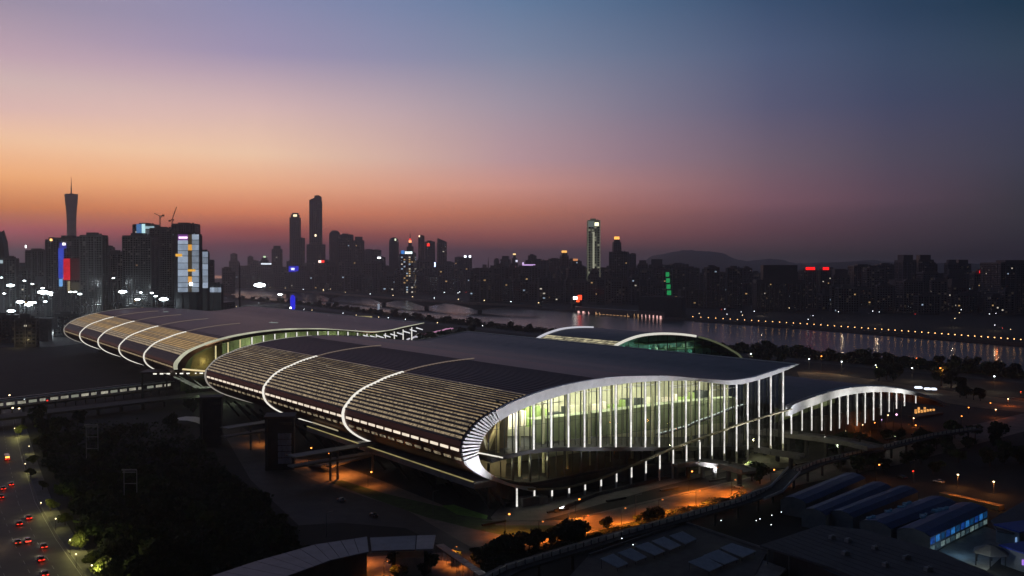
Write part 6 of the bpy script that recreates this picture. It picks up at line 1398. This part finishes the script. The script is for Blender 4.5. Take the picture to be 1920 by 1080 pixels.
# orange lit wall strip on the right
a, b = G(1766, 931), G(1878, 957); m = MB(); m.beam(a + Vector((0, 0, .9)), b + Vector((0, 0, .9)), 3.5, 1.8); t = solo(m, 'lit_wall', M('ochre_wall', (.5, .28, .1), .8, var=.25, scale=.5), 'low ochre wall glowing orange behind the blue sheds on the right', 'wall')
for u in (.12, .38, .64, .9): q = P2(a, b, u); plight(q + Vector((.5, -3, 4)), 160, (1, .4, .08), None, .3, 'wall_light')
# clumps of dark trees on the right
for i in range(46):
    x, y = random.uniform(1560, 1935), random.uniform(800, 885)
    if y > 905 - (x - 1500) * .25 and x < 1650: continue
    tree(G(x, y + 14), random.uniform(.8, 1.4), 'dark tree in the unlit park on the right', 'trees of the unlit park on the right')
for x, y in ((1800,735),(1825,740),(1812,737),(1838,742),(1870,812),(1790,812),(1500,842),(1425,897),(1410,892),(1560,838),(1575,842)):
    tree(G(x, y + 10), random.uniform(1.2, 1.7), 'rounded dark tree standing apart on the right, beside the roads', 'rounded trees beside the right roads')
for i in range(10): tree(G(350 + random.uniform(0, 30), 745 + random.uniform(0, 30)), 1.1, 'dark tree under the gap between the two halls', 'trees under the gap between the halls')
for i, x in enumerate((735, 810, 1040, 1105)): pass

# rooftop clutter and seams on the foreground roofs
rnd = random.Random(9)
for k, (x, y) in enumerate(((1560,1010),(1590,1016),(1640,1030),(1700,1048),(1585,1040),(1660,1062),(1740,1070))):
    c = G(x, y, 10); m = MB(); m.box(c + Vector((0, 0, .5)), (rnd.uniform(1.2, 2.4), rnd.uniform(1, 1.8), 1.0), rz=.4); m.tube(c + Vector((.3, 0, 1.0)), c + Vector((.3, 0, 1.25)), .35, .35, 10)
    o = solo(m, 'air_conditioner', M('aircon_grey', (.3, .3, .3), .5, var=.2), 'grey air conditioning box on the large flat roof at the bottom right', 'air conditioner', 'air conditioning boxes on the large flat roof')
tt = bpy.data.objects['flat_roof_hall']
for k in range(11):
    u = k / 10; a = G(1440 + 110 * u, 1020 - 34 * u, 10.02); b = G(1600 + 300 * u, 1085 + 10 * u, 10.02); m = MB(); m.beam(a, b, .12, .1); m.obj('roof_seam', CONCD, tt)
PK = []
for k, (x, y, col, lb) in enumerate(((1068,1022,'white','white car parked beside the orange road'),(1222,962,'grey','grey car beside the orange road under the ramp'),(1000,1010,'dark','dark car at the left end of the orange road'),(1385,915,'white','white car below the round canopy'),(1530,872,'dark','dark car on the road beside the walkway'),(640,940,'grey','grey car on the service road left of the lawn'),(700,968,'dark','dark car on the service road near the curved warehouse'),(1760,905,'white','white car between the two warm lamps'),(1690,897,'dark','dark car beside the red lamp'))):
    PK.append(car(x, y, lb, col, False, group='cars parked on the service roads'))
    for ch in [q for q in PK[-1].children if q.type == 'LIGHT']: bpy.data.objects.remove(ch)
    for ch in [q for q in PK[-1].children if q.name.startswith(('tail_light', 'headlight'))]: ch.data.materials.clear(); ch.data.materials.append(M('unlit_lens', (.3, .1, .08), .3))
# kerbs and lane line of the orange lit road
for px, z in (([(905,1030),(960,1028),(1080,1003),(1240,963),(1420,923)], .1), ([(905,977),(1060,977),(1250,935),(1500,874),(1640,840)], .1)):
    m = MB(); v = [G(x, y, 0) for x, y in px]
    for a, b in zip(v, v[1:]): m.beam(a + Vector((0, 0, .12)), b + Vector((0, 0, .12)), .35, .2)
    ground(m, 'kerb', CONC)
m = MB(); v = [G(x, y, 0) for x, y in ((930,1003),(1060,990),(1240,950),(1420,905))]
for a, b in zip(v, v[1:]):
    L_ = (b - a).length; u = (b - a).normalized(); k = 0
    while k < L_ - 3: m.beam(a + u * k + Vector((0, 0, .045)), a + u * (k + 3) + Vector((0, 0, .045)), .16, .006); k += 7
ground(m, 'lane_marking', LINE)
# street poles without light along the service road
for x, y0, y1, lb in ((612,1000,965,'unlit pole with a bent arm near the curved warehouse'),(812,960,922,'unlit pole on the lawn left of the hall nose'),(1067,1012,960,'left tall unlit pole beside the walkway'),(1192,985,930,'right tall unlit pole beside the walkway')):
    c = G(x, y1 + 40); h_ = D(x, y0 - 45, c.y).z; m = MB(); m.tube(c, c + Vector((0, 0, 8)), .12, .08, 6); m.beam(c + Vector((0, 0, 8)), c + Vector((2.2, 0, 8.5)), .12, .1); solo(m, 'pole', STEEL, lb, 'pole')

# ---------------------------------------------------------------- haze over the river city
hm = bpy.data.materials.new('haze_air'); hm.use_nodes = True; n, l = hm.node_tree.nodes, hm.node_tree.links; n.clear()
o = n.new('ShaderNodeOutputMaterial'); v = n.new('ShaderNodeVolumePrincipled'); v.inputs['Color'].default_value = (.88, .93, 1, 1); v.inputs['Density'].default_value = 8.5e-5; v.inputs['Anisotropy'].default_value = .68; l.new(v.outputs[0], o.inputs['Volume'])
m = MB(); m.prism([(-12500, -600), (12500, -600), (12500, 9600), (-12500, 9600)], -13, 640); tag(m.obj('haze', hm), kind='stuff')
